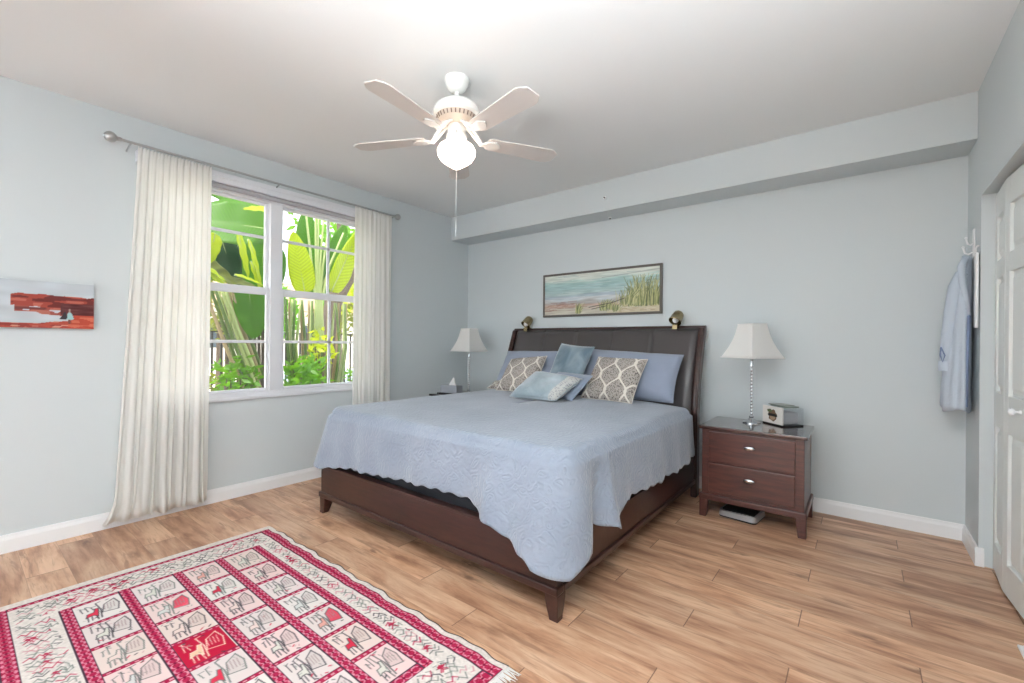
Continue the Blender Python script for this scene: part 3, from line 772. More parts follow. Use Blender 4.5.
bm = B(); roundrect(bm, -.675, 3.60, .125, .12, .03, .001, .012, -.12); obj('rubber_base', bm, 'black', sc, smooth=SM)
bm = B(); roundrect(bm, -.675, 3.60, .127, .122, .03, .012, .048, -.12, .03); obj('silver_body', bm, 'silver_plastic', sc, smooth=SM)
bm = B(); roundrect(bm, -.675, 3.605, .108, .10, .02, .048, .053, -.12); obj('dark_top', bm, 'black', sc, smooth=SM)
bm = B(); tube(bm, [(-.65, 3.474, .030), (-.60, 3.468, .030)], .003, 6); obj('latch', bm, 'nickel', sc)

# ------------------------------------------------------------------ reading lights on the headboard
def readlight(label, x, tilt):
    t = thing('reading_light', label, 'lamp', (x, 3.98, 1.41), 'brass clip reading lights')
    bm = B(); box(bm, x-.022, x+.022, 3.955, 4.045, 1.418, 1.43); box(bm, x-.022, x+.022, 3.953, 3.963, 1.385, 1.425); obj('clamp', bm, 'brass', t, bevel=.003)
    bm = B(); tube(bm, [(x, 3.985, 1.428), (x, 3.985, 1.445), (x+.006, 3.975, 1.458)], .008, 10); bmesh.ops.create_uvsphere(bm, u_segments=14, v_segments=10, radius=.013, matrix=Matrix.Translation((x, 3.985, 1.445))); obj('swivel', bm, 'brass', t, smooth=True)
    bm = B(); lathe(bm, [(.014, .100), (.032, .098), (.044, .083), (.049, .055), (.053, 0), (.057, -.005), (.053, -.010), (.049, -.002), (.044, .036), (.0, .048)], 28)
    Mx = Matrix.Translation((x, 3.965, 1.462)) @ Matrix.Rotation(tilt, 4, 'Y') @ Matrix.Rotation(math.radians(-38), 4, 'X')
    bmesh.ops.transform(bm, matrix=Mx, verts=bm.verts); sh_ = obj('lamp_head', bm, 'brass', t, smooth=SM)
    bm = B(); bmesh.ops.create_uvsphere(bm, u_segments=16, v_segments=10, radius=.026, matrix=Mx @ Matrix.Translation((0, 0, .008))); obj('bulb', bm, 'tissue', sh_, smooth=True)
readlight('brass swivel reading light clipped to the right end of the headboard', -1.29, .25)
readlight('brass swivel reading light clipped to the left end of the headboard', -2.93, .25)

# ------------------------------------------------------------------ pictures (painted as coloured canvas)
def raster_mesh(name, P0, U, V, img, m, parent, thick=0):
    """img[row(v up), col(u)] sRGB 0..255; P0 corner, U and V edge vectors"""
    h, w, _ = img.shape
    u = np.linspace(0, 1, w); v = np.linspace(0, 1, h)
    g = np.array(P0)[None, None] + np.array(U)[None, None]*u[None, :, None] + np.array(V)[None, None]*v[:, None, None]
    co = g.reshape(-1, 3).astype(np.float32)
    idx = np.arange(h*w).reshape(h, w)
    q = np.stack([idx[:-1, :-1], idx[:-1, 1:], idx[1:, 1:], idx[1:, :-1]], -1).reshape(-1, 4).astype(np.int32)
    me = bpy.data.meshes.new(name); me.vertices.add(len(co)); me.vertices.foreach_set('co', co.ravel())
    me.loops.add(q.size); me.loops.foreach_set('vertex_index', q.ravel()); me.polygons.add(len(q)); me.polygons.foreach_set('loop_start', np.arange(0, q.size, 4, dtype=np.int32))
    me.update(calc_edges=True); me.validate()
    a = me.color_attributes.new('Col', 'FLOAT_COLOR', 'POINT'); c = np.clip(img.reshape(-1, 3)/255., 0, 1)
    c = np.where(c <= .04045, c/12.92, ((c+.055)/1.055)**2.4); rgba = np.ones((len(co), 4), np.float32); rgba[:, :3] = c; a.data.foreach_set('color', rgba.ravel())
    me.materials.append(MT[m]); o = bpy.data.objects.new(name, me); COL.objects.link(o)
    if parent: o.parent = parent; o.matrix_parent_inverse = parent_matrix(parent).inverted()
    return o
rng = np.random.default_rng(5)
def smooth_noise(h, w, sy, sx, rg=rng):
    a = rg.random((max(2, int(h/sy)+3), max(2, int(w/sx)+3)))
    yy = np.linspace(0, a.shape[0]-2.001, h); xx = np.linspace(0, a.shape[1]-2.001, w)
    y0 = yy.astype(int); x0 = xx.astype(int); fy = (yy-y0)[:, None]; fx = (xx-x0)[None]
    fy = fy*fy*(3-2*fy); fx = fx*fx*(3-2*fx)
    return (a[y0][:, x0]*(1-fy)*(1-fx) + a[y0+1][:, x0]*fy*(1-fx) + a[y0][:, x0+1]*(1-fy)*fx + a[y0+1][:, x0+1]*fy*fx)
def stroke(img, x0, y0, x1, y1, wd, col, a=1.0):
    """anti-aliased line; coordinates in pixels (x col, y row)"""
    h, w, _ = img.shape
    xa, xb = int(max(0, min(x0, x1)-wd-2)), int(min(w, max(x0, x1)+wd+3)); ya, yb = int(max(0, min(y0, y1)-wd-2)), int(min(h, max(y0, y1)+wd+3))
    if xa >= xb or ya >= yb: return
    Y, X = np.mgrid[ya:yb, xa:xb]; dx, dy = x1-x0, y1-y0; L2 = dx*dx+dy*dy+1e-9
    t = np.clip(((X-x0)*dx + (Y-y0)*dy)/L2, 0, 1); d = np.hypot(X-x0-t*dx, Y-y0-t*dy)
    k = (np.clip(wd/2+.5-d, 0, 1)*a)[..., None]; img[ya:yb, xa:xb] = img[ya:yb, xa:xb]*(1-k) + np.array(col)*k
def poly(img, pts, col, a=1.0):
    pts = np.array(pts, float); h, w, _ = img.shape
    xa, ya = np.maximum(pts.min(0).astype(int)-1, 0); xb, yb = np.minimum(pts.max(0).astype(int)+2, (w, h))
    if xa >= xb or ya >= yb: return
    Y, X = np.mgrid[ya:yb, xa:xb]; ins = np.zeros(X.shape, bool); n = len(pts)
    for i in range(n):
        (x1, y1), (x2, y2) = pts[i], pts[(i+1) % n]
        c = ((y1 > Y) != (y2 > Y)) & (X < (x2-x1)*(Y-y1)/(y2-y1+1e-12) + x1); ins ^= c
    img[ya:yb, xa:xb][ins] = img[ya:yb, xa:xb][ins]*(1-a) + np.array(col)*a

def beach():
    w, h = 400, 140; img = np.zeros((h, w, 3)); v = np.linspace(0, 1, h)[:, None]; u = np.linspace(0, 1, w)[None]
    n1 = smooth_noise(h, w, 5, 60); n2 = smooth_noise(h, w, 3, 30); n3 = smooth_noise(h, w, 12, 25)
    sky = np.array([214, 222, 214.]); sea = np.array([164, 194, 194.]); sea2 = np.array([180, 202, 200.]); wave = np.array([206, 212, 214.]); sand = np.array([190, 170, 158.]); sand2 = np.array([204, 200, 186.])
    vv = v + .05*(n1-.5)*2 + 0*u
    stops = [(0, sand2), (.12, [196, 190, 176]), (.22, [196, 166, 150]), (.30, [178, 172, 168]), (.38, wave), (.44, [176, 190, 200]), (.52, sea2), (.68, sea), (.80, [176, 206, 200]), (.86, sky), (1.0, [222, 226, 216])]
    P = [s[0] for s in stops]; Cc = np.array([s[1] for s in stops], float)
    for c in range(3): img[..., c] = np.interp(vv, P, Cc[:, c])
    img += ((n2-.5)*26)[..., None]
    for _ in range(60):     # surf and sky streaks
        y = rng.uniform(.28, .95)*h; x = rng.uniform(0, w); ln = rng.uniform(20, 90); stroke(img, x, y, x+ln, y+rng.uniform(-3, 3), rng.uniform(1, 2.5), (228, 230, 228) if rng.random() < .6 else (132, 160, 170), .35)
    stroke(img, 215, 118, 400, 130, 2.5, (150, 160, 158), .6)
    for _ in range(40):     # dark sand marks at left
        y = rng.uniform(.10, .32)*h; x = rng.uniform(0, .35)*w; stroke(img, x, y, x+rng.uniform(8, 35), y+rng.uniform(-2, 3), rng.uniform(1, 3), (150, 112, 104), .45)
    poly(img, [(230, 0), (400, 0), (400, 42), (330, 40), (280, 30), (235, 12)], (206, 196, 170), .9)
    for _ in range(60):
        x = rng.uniform(235, 400); y = rng.uniform(4, 36); stroke(img, x, y, x+rng.uniform(6, 22), y+rng.uniform(-3, 3), 2.5, [(224, 216, 200), (168, 152, 118), (190, 168, 140)][rng.integers(3)], .6)
    def grass(x, y, n, hh, spread):
        for _ in range(n):
            bx = x + rng.normal(0, spread*.45); top = hh*rng.uniform(.45, 1.1); lean = rng.normal(4, spread*.35)
            cols = [(122, 132, 90), (164, 166, 112), (192, 190, 138), (96, 106, 80), (208, 204, 158)]
            c = cols[rng.integers(5)]; mx, my = bx+lean*.35, y+top*.6
            stroke(img, bx, y+rng.uniform(-4, 6), mx, my, 2.0, c, .85); stroke(img, mx, my, bx+lean, y+top, 1.3, c, .8)
    grass(345, 22, 170, 88, 44); grass(385, 22, 70, 74, 20); grass(300, 24, 60, 50, 26); grass(225, 12, 70, 32, 30); grass(130, 6, 60, 30, 12); grass(262, 8, 30, 22, 16)
    for xa, ya, xb, yb in ((170, 22, 250, 34), (250, 34, 290, 46), (180, 16, 230, 24)): stroke(img, xa, ya, xb, yb, 2.5, (84, 78, 74), .8)
    return img
pic = thing('framed_picture', 'long framed beach painting with dune grass above the headboard', 'picture', (-2.09, D-.02, 1.77))
PX0, PX1, PZ0, PZ1 = -2.752, -1.436, 1.539, 2.003; yF = D - .028
raster_mesh('painting', (PX0+.02, yF+.008, PZ0+.02), (PX1-PX0-.04, 0, 0), (0, 0, PZ1-PZ0-.04), beach(), 'paint', pic)
bm = B(); f = .022
for a in ((PX0, PX1, PZ0, PZ0+f), (PX0, PX1, PZ1-f, PZ1), (PX0, PX0+f, PZ0+f, PZ1-f), (PX1-f, PX1, PZ0+f, PZ1-f)): box(bm, a[0], a[1], yF, D-.001, a[2], a[3])
obj('frame', bm, mat('weathered_grey_frame', (98, 92, 86), .55), pic, bevel=.003)
bm = B(); box(bm, PX0+f, PX1-f, yF+.012, D-.002, PZ0+f, PZ1-f); obj('backing', bm, 'trim', pic)

def canyon():
    w, h = 240, 84; v = np.linspace(0, 1, h)[:, None]+0*np.zeros((1, w)); u = np.linspace(0, 1, w)[None]+np.zeros((h, 1))
    img = np.zeros((h, w, 3)); img[:] = (206, 214, 220)
    n = smooth_noise(h, w, 5, 22); n2 = smooth_noise(h, w, 3, 12); n3 = smooth_noise(h, w, 9, 30)
    img += ((n3-.5)*24)[..., None]
    top = .70 + .10*np.sin(u*9)*0 + .05*(smooth_noise(h, w, 200, 14)-.5); left = .34
    U = (u - .5565)/.4435                    # 0..1 over the right part of the canvas
    red = np.array([168, 74, 62.]); dk = np.array([116, 50, 46.]); lt = np.array([196, 108, 90.])
    e = .04*(smooth_noise(h, w, 200, 9)-.5)
    strata = np.where((n > .62)[..., None], lt, np.where((n < .38)[..., None], dk, red))
    top = .74 - .05*np.clip(U, 0, 1) + e - .35*np.clip(.22-U, 0, 1)
    bot = .46 + e*2 - .10*np.clip((U-.35)*3, 0, 1) - .16*np.clip((U-.6)*3, 0, 1)
    rock = (v < top) & (v > bot) & (U > .10); img[rock] = strata[rock]
    shelf = (v < bot) & (v > bot-.13) & (U > .14) & (n2 > .30) & (U < .75); img[shelf] = (strata*.85 + 22)[shelf]
    dark = (U > .62) & (v < .55) & (v > .30); img[dark] = (np.array([96, 48, 48.]) + (n2[..., None]-.5)*40)[dark]
    fl = (v < .10 + .10*np.clip((U-.3)*1.6, 0, 1) + .03*(n-.5)); t2 = np.where((n2 > .62)[..., None], [214, 150, 130.], np.where((n < .4)[..., None], [150, 62, 54.], [180, 78, 62.])); img[fl] = t2[fl]
    fr = (U > .70) & (v < .30); t3 = np.where((n2 > .55)[..., None], [206, 110, 84.], [184, 74, 56.]); img[fr] = t3[fr]
    img *= .93
    pxu = lambda q: (.5565 + .4435*q)*w
    poly(img, [(pxu(.60), 17), (pxu(.66), 31), (pxu(.70), 17)], (52, 50, 54)); poly(img, [(pxu(.68), 17), (pxu(.685), 27), (pxu(.71), 31), (pxu(.74), 26), (pxu(.76), 18), (pxu(.72), 15)], (158, 196, 198)); stroke(img, pxu(.71), 30, pxu(.71), 35, 2, (168, 150, 140)); stroke(img, pxu(.71), 10, pxu(.71), 15, 3, (110, 66, 60))
    return img
can = thing('canvas_picture', 'unframed red rock painting with a pale blue figure, on the left wall', 'picture', (L+.02, .14, 1.45))
CY0, CY1, CZ0, CZ1 = -.32, .575, 1.318, 1.60
raster_mesh('painting', (L+.0305, CY0, CZ0), (0, CY1-CY0, 0), (0, 0, CZ1-CZ0), canyon(), 'paint', can)
bm = B(); box(bm, L+.001, L+.030, CY0, CY1, CZ0, CZ1); obj('stretched_canvas', bm, mat('canvas_edge', (170, 160, 156), .7), can)

# ------------------------------------------------------------------ rug
def rug():
    X0_, X1_, Y0_, Y1_ = -3.115, -1.055, .085, 1.34; px = .0034
    w = int((X1_-X0_)/px); h = int((Y1_-Y0_)/px); img = np.zeros((h, w, 3))
    white = np.array([216, 207, 200.]); img[:] = white
    rg = np.random.default_rng(11)
    img += ((smooth_noise(h, w, 2, 2, rg)-.5)*26)[..., None]
    cx = lambda x: (x-X0_)/px
    cy = lambda y: (y-Y0_)/px
    DK = (70, 48, 62); RED = np.array([160, 32, 68.]); PK = (214, 150, 156); GR = (112, 118, 112); BK = (58, 54, 60)
    def band(x0, x1, y0, y1, along):
        a, b, c, d = int(round(cx(x0))), int(round(cx(x1))), int(round(cy(y0))), int(round(cy(y1)))
        a, c = max(a, 0), max(c, 0); b, d = min(b, w), min(d, h)
        Y, X = np.mgrid[c:d, a:b]; s = (X-a) if along == 'x' else (Y-c); t = (Y-c) if along == 'x' else (X-a); T = (d-c) if along == 'x' else (b-a)
        sub = np.zeros((d-c, b-a, 3)); sub[:] = RED; sub += rg.normal(0, 10, sub.shape[:2])[..., None]
        if T > 9:
            per = 11.0; fs = (s % per)/per-.5; ft = t/T-.5
            x_ = np.abs(np.abs(fs)*1.1 - np.abs(ft)*1.0) < .07
            dia = (np.abs(fs)*2 + np.abs(ft)*3.2 < .42); dot = (np.abs(np.abs(ft)-.30) < .07) & (np.abs(np.abs(fs)-.5) < .16)
            sub[x_ & (np.abs(ft) < .36)] = (206, 128, 146); sub[dia] = (112, 20, 50); sub[dot] = (206, 138, 152)
            e = 1.2
        else:
            per = 8.0; fs = (s % per)/per; sub[(np.abs(t/T-.5) < .2) & (fs < .45)] = (206, 140, 150); e = .8
        edge = (t < e) | (t >= T-e); sub[edge] = DK
        img[c:d, a:b] = sub
    # outer zone
    ys = [.312, .517, .734, .927, 1.122]; bw = .046
    IX0, IX1 = -2.868, -1.300; IY0, IY1 = .312, 1.168
    # zig-zag birds and sprigs in the white borders
    def sprig(x, y, s, ang, col):
        ca, sa = math.cos(ang), math.sin(ang)
        P = lambda a, b: (x + s*(a*ca - b*sa), y + s*(a*sa + b*ca))
        for (a, b, c, d, wd) in ((-1, 0, 1, 0, 1.3), (-.8, .0, -.3, .8, 1.2), (-.2, 0, .3, .8, 1.2), (.4, 0, .9, .7, 1.2), (-.5, 0, -.1, -.7, 1.1), (.2, 0, .6, -.7, 1.1)):
            q, r = P(a, b), P(c, d); stroke(img, *q, *r, wd, col, .85)
    def zig(x0, x1, y0, y1):
        """rows of broken zigzag figures running along y"""
        a0, a1, b0, b1 = cx(x0)+4, cx(x1)-4, cy(y0)+3, cy(y1)-3; x = a0
        while x < a1:
            y = b0 + rg.uniform(0, 6)
            while y < b1-4:
                n = rg.integers(2, 6); c = [GR, (128, 132, 124), BK, GR, (98, 98, 98), (176, 44, 74), (200, 140, 146), GR][rg.integers(8)]; sg = rg.choice([-1, 1]); px_, py_ = x + rg.uniform(-2, 2), y
                for k in range(n):
                    q, p = py_ + rg.uniform(3, 6), x + sg*rg.uniform(2, 4.5); sg = -sg
                    if q > b1 or not a0 < p < a1: break
                    stroke(img, px_, py_, p, q, rg.uniform(1.1, 1.8), c, .85); px_, py_ = p, q
                if rg.random() < .3: stroke(img, px_, py_, min(a1, px_ + rg.uniform(4, 9)), py_, 1.3, c, .85)
                y = py_ + rg.uniform(3, 8)
            x += rg.uniform(5.2, 7)
        for _ in range(int((a1-a0)*(b1-b0)/1500)):      # little red birds
            x, y, s_ = rg.uniform(a0+8, a1-8), rg.uniform(b0+8, b1-8), rg.uniform(3.5, 6.5)
            poly(img, [(x-s_, y-s_*.3), (x, y-s_), (x+s_*.3, y), (x, y+s_*1.4), (x-s_*.5, y+s_*.3)], (170, 36, 66), .9); stroke(img, x+s_*.3, y, x+s_*1.6, y-s_, 1.5, (170, 36, 66), .9); stroke(img, x+s_*.3, y, x+s_*1.6, y+s_*.6, 1.3, (170, 36, 66), .9)
    zig(-3.04, IX0, .17, 1.255); zig(IX1, -1.125, .17, 1.255); zig(IX0, IX1, IY1, 1.255); zig(IX0, IX1, .17, IY0)
    # inner field cells
    xs = [IX0 + bw*.6 + (IX1 - IX0 - bw*1.2)*k/7 for k in range(8)]
    cells = [(ys[k]+bw, ys[k+1]) for k in range(4)]
    tones = [(220, 213, 208), (222, 198, 194), (214, 202, 198), (220, 208, 205), (218, 200, 192)]
    for r in range(7):
        for c, (ya, yb) in enumerate(cells):
            xa, xb = xs[r], xs[r+1]; tone = tones[(r*2+c*3 + (r*c) % 3) % 5]; redcell = (r, c) == (3, 1)
            a, b, cc, d = int(cx(xa)), int(cx(xb)), int(cy(ya)), int(cy(yb))
            img[cc:d, a:b] = (176, 28, 56) if redcell else tone
            line = (232, 214, 190) if redcell else [BK, (96, 104, 100), (84, 84, 84)][rg.integers(3)]
            # local frame: u along +y (left to right as seen), v along -x (up)
            X_ = lambda v: b-3 - v*(b-a-6)
            Y_ = lambda u: cc+3 + u*(d-cc-6)
            ln = lambda u0, v0, u1, v1, wd=1.4, col=line, al=.9: stroke(img, X_(v0), Y_(u0), X_(v1), Y_(u1), wd, col, al)
            pg = lambda P, col, al=.9: poly(img, [(X_(v), Y_(u)) for u, v in P], col, al)
            hot = [(200, 36, 62), None, None, None, (214, 150, 138), None, None][(r*3+c*2) % 7]
            # plume (pentagon) at right
            plume = [(.50, .36), (.62, .74), (.90, .90), (.97, .60), (.88, .28)]
            if (r+c*3) % 9 == 4: pg(plume, (204, 62, 82))
            elif not redcell: pg(plume, tuple(max(0, x-14) for x in tone))
            for i in range(5): ln(*plume[i], *plume[(i+1) % 5], 1.3)
            for k in range(4): ln(.58+.08*k, .46, .62+.08*k, .74, 1.0, (150, 128, 128) if not redcell else (240, 210, 190), .8)
            # stem and hooks
            ln(.44, .12, .50, .55, 1.6); ln(.50, .55, .44, .92, 1.4); ln(.44, .92, .56, .95, 1.2)
            # animal body at left
            body = [(.10, .30), (.16, .48), (.32, .50), (.38, .66), (.46, .64), (.42, .42), (.38, .24), (.30, .34), (.20, .34)]
            if hot is not None and not redcell: pg(body, hot)
            elif redcell: pg(body, (226, 206, 170))
            else: pg(body, [(206, 204, 192), (220, 198, 190), (200, 202, 198)][rg.integers(3)])
            for i in range(len(body)): ln(*body[i], *body[(i+1) % len(body)], 1.1)
            ln(.14, .30, .12, .10, 1.3); ln(.34, .30, .36, .08, 1.3); ln(.24, .32, .22, .12, 1.2)
            o_ = rg.uniform(.55, .66)
            for k in range(rg.integers(2, 4)): tp = rg.uniform(.78, .93); ln(.08+.13*k, o_, .06+.13*k+rg.uniform(-.03, .06), tp, 1.1); ln(.07+.13*k, tp, .16+.13*k, tp-rg.uniform(-.05, .1), 1.0)
            for k in range(9): u, v = rg.uniform(.05, .95), rg.uniform(.05, .95); a_ = rg.uniform(0, 6.3); ln(u, v, u+.06*math.cos(a_), v+.06*math.sin(a_), 1.0, [GR, (170, 120, 124), (150, 146, 140)][rg.integers(3)], .7)
            for k in range(4):
                u, v = rg.uniform(.08, .9), rg.choice([.08, .2, .93]); ln(u, v, u+.06, v+rg.uniform(-.05, .05), 1.6, [(190, 44, 70), GR, BK][rg.integers(3)])
    # thin dividers across, wide bands along
    for r in range(1, 7): band(xs[r]-.013, xs[r]+.013, IY0, IY1, 'y')
    band(IX0, IX0+.026, IY0, IY1, 'y'); band(IX1-bw, IX1, IY0, IY1, 'y')
    for y in ys: band(IX0, IX1, y, y+bw, 'x')
    # outer borders
    band(-3.065, -3.037, .118, 1.31, 'y'); band(-1.125, -1.065, .118, 1.31, 'y')
    band(-3.065, -1.07, 1.256, 1.308, 'x'); band(-3.065, -1.07, .118, .170, 'x')
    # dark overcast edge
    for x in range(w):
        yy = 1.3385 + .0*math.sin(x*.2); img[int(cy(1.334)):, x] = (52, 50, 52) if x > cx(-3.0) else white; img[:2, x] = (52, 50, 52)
    return img, (X0_, X1_, Y0_, Y1_)
img, (rx0, rx1, ry0, ry1) = rug()
rt = thing('rug', 'red and white woven rug with small animal motif panels, lying on the floor', 'rug', ((rx0+rx1)/2, (ry0+ry1)/2, 0))
ro = raster_mesh('rug_weave', (rx0, ry0, .009), (rx1-rx0, 0, 0), (0, ry1-ry0, 0), img, 'rug', rt)
n_ = len(ro.data.vertices); co = np.empty(n_*3, np.float32); ro.data.vertices.foreach_get('co', co); co = co.reshape(-1, 3)
ed = np.clip((co[:, 1]-(ry1-.12))/.12, 0, 1)
co[:, 1] += ed*.006*np.sin(co[:, 0]*19) + ed*.004*np.sin(co[:, 0]*47+1); co[:, 2] += .0015*np.sin(co[:, 0]*7)*np.sin(co[:, 1]*9)
ro.data.vertices.foreach_set('co', co.ravel()); ro.data.update()
sd = ro.modifiers.new('t', 'SOLIDIFY'); sd.thickness = .007; sd.offset = -1
bm = B(); rf = random.Random(2)
y = ry0
while y < ry1:
    yy = y + rf.uniform(-.002, .002); ln = rf.uniform(.035, .065); dv = rf.uniform(-.012, .012)
    tube(bm, [(rx1-.002, yy, .006), (rx1+ln*.5, yy+dv*.4, .005), (rx1+ln, yy+dv, .003)], [.0022, .002, .0012], 5); y += .0045
fr = obj('fringe', bm, mat('white_cotton_fringe', (228, 224, 220), .95), rt); fr['kind'] = 'stuff'

# ------------------------------------------------------------------ ceiling fan
FC = Vector((-1.845, 1.808, 0)); ZB = 2.435
fan = thing('ceiling_fan', 'white five-blade ceiling fan with lit schoolhouse globe', 'ceiling fan', (FC.x, FC.y, ZC))
def lat(name, pr, m, parent=fan, seg=36, sm=SM): bm = B(); lathe(bm, pr, seg, (FC.x, FC.y, 0)); return obj(name, bm, m, parent, smooth=sm)
lat('canopy', [(.072, ZC), (.072, ZC-.012), (.064, ZC-.035), (.050, ZC-.062), (.034, ZC-.074), (.020, ZC-.078)], 'white_metal')
lat('downrod', [(.014, ZC-.07), (.014, 2.63)], 'white_metal')
lat('motor_housing', [(.03, 2.645), (.06, 2.641), (.100, 2.628), (.126, 2.606), (.136, 2.580), (.134, 2.560), (.118, 2.552)], 'white_metal')
lat('vent_ring', [(.118, 2.553), (.106, 2.528), (.075, 2.515), (.05, 2.503)], mat('cream_vent', (205, 190, 175), .5))
bm = B()
for k in range(30):
    a = 2*PI*k/30; ca, sa = math.cos(a), math.sin(a); tube(bm, [(FC.x+.117*ca, FC.y+.117*sa, 2.549), (FC.x+.107*ca, FC.y+.107*sa, 2.530)], .0035, 6)
o = obj('vent_slots', bm, mat('dark_slots', (120, 100, 88), .6), fan)
lat('switch_housing', [(.050, 2.505), (.052, 2.50), (.052, 2.462), (.045, 2.452), (.058, 2.448), (.058, 2.430), (.050, 2.425)], 'white_metal')
lat('globe', [(.050, 2.432), (.052, 2.420), (.070, 2.405), (.098, 2.385), (.110, 2.360), (.108, 2.335), (.092, 2.308), (.066, 2.288), (.040, 2.272), (.018, 2.258), (0, 2.252)], 'globe', seg=40, sm=True)
def chain(p, z0, z1, r=.0014):
    bm = B(); tube(bm, [(p[0], p[1], z0), (p[0], p[1], z1+.02)], r, 6); 
    lathe(bm, [(.0, 0), (.0045, .004), (.005, .012), (.003, .02), (.0, .024)], 12, (p[0], p[1], z1)); obj('pull_chain', bm, 'nickel', fan)
cd = Vector((FC.x, FC.y, 0)).normalized(); sd_ = Vector((-cd.y, cd.x, 0))
q = FC - cd*.056; tube_p = FC - cd*.115
chain((q.x, q.y), 2.46, 2.435); 
bm = B(); tube(bm, [(q.x, q.y, 2.46), ((FC-cd*.09).x, (FC-cd*.09).y, 2.42), (tube_p.x, tube_p.y, 2.37), (tube_p.x, tube_p.y, 2.305)], .0013, 6); obj('pull_chain', bm, 'nickel', fan)
q = FC + cd*.125; bm = B(); tube(bm, [(FC+cd*.05).to_tuple()[:2] + (2.455,), ((FC+cd*.11).x, (FC+cd*.11).y, 2.40), (q.x, q.y, 2.34), (q.x, q.y, 1.895)], .0014, 6); obj('pull_chain', bm, 'nickel', fan)
for k in range(5):
    a = math.radians(61.5 + 72*k); Mb = Matrix.Translation((FC.x, FC.y, ZB)) @ Matrix.Rotation(a, 4, 'Z') @ Matrix.Rotation(math.radians(-8), 4, 'X')
    # blade outline with clipped corners, x = radius
    out = [(.185, -.046), (.205, -.056), (.58, -.072), (.605, -.066), (.640, -.038), (.640, .038), (.605, .066), (.58, .072), (.205, .056), (.185, .046)]
    bm = B(); quadbox(bm, [Mb @ Vector((x, y, -.003)) for x, y in out], Mb.to_3x3() @ Vector((0, 0, .007)))
    bl = obj('blade', bm, 'blade', fan, bevel=.0015)
    bm = B()
    iron = [(.165, -.012), (.19, -.034), (.235, -.036), (.262, -.014), (.270, 0), (.262, .014), (.235, .036), (.19, .034), (.165, .012)]
    quadbox(bm, [Mb @ Vector((x, y, -.011)) for x, y in iron], Mb.to_3x3() @ Vector((0, 0, .008)))
    Mi = Matrix.Translation((FC.x, FC.y, 0)) @ Matrix.Rotation(a, 4, 'Z')
    for s in (-1, 1):
        tube(bm, [Mi @ Vector(p) for p in ((.062, s*.012, 2.510), (.095, s*.02, 2.490), (.125, s*.016, 2.455), (.15, s*.010, ZB-.01), (.18, s*.012, ZB-.008))], [.008, .009, .009, .008, .006], 8)
    obj('blade_iron', bm, 'white_metal', bl, smooth=SM)

# ------------------------------------------------------------------ small fittings on the soffit
for lab, p, hor in (('small white sensor on the face of the soffit', (-1.88, DS, 2.612), True), ('small white sensor under the soffit edge', (-1.93, 3.98, ZS), False)):
    t = thing('ceiling_sensor', lab, 'sensor', p)
    Mx = Matrix.Translation(p) @ (Matrix.Rotation(PI/2, 4, 'X') if hor else Matrix.Rotation(PI, 4, 'X'))
    bm = B(); lathe(bm, [(.016, 0), (.016, .006), (.010, .010)], 18); bmesh.ops.transform(bm, matrix=Mx, verts=bm.verts); obj('sensor_plate', bm, 'trim', t, smooth=SM)
    bm = B(); lathe(bm, [(.006, .010), (.006, .02), (0, .022)], 12); bmesh.ops.transform(bm, matrix=Mx, verts=bm.verts); obj('sensor_tip', bm, 'iron', t, smooth=SM)

# ------------------------------------------------------------------ hooks, white rail and hanging shirt on the right wall
hk = thing('coat_hook', 'white wire coat hook fixed high on the right wall near the corner', 'hook', (R, 3.86, 1.90))
bm = B(); box(bm, R-.008, R, 3.82, 3.86, 1.80, 1.97); obj('hook_plate', bm, 'trim', hk, bevel=.003)
for z, ln in ((1.885, .03), (1.83, .042)):
    bm = B(); tube(bm, [(R-.006, 3.84, z), (R-ln*.6, 3.84, z-.012), (R-ln, 3.84, z-.004), (R-ln-.008, 3.84, z+.03)], .005, 8); bmesh.ops.create_uvsphere(bm, u_segments=10, v_segments=8, radius=.008, matrix=Matrix.Translation((R-ln-.008, 3.84, z+.033))); obj('prong', bm, 'trim', hk, smooth=True)
wb = thing('wall_strip', 'narrow white board hanging upright on the right wall in front of the shirt', 'board', (R-.03, 3.72, 1.55))
bm = B(); box(bm, R-.020, R-.006, 3.668, 3.712, 1.365, 1.80); obj('board', bm, 'trim', wb, bevel=.003)
bm = B(); tube(bm, [(R-.015, 3.70, 1.79), (R-.015, 3.70, 1.83), (R-.008, 3.70, 1.845), (R, 3.70, 1.84)], .004, 8); obj('hanger_loop', bm, 'trim', wb, smooth=True)

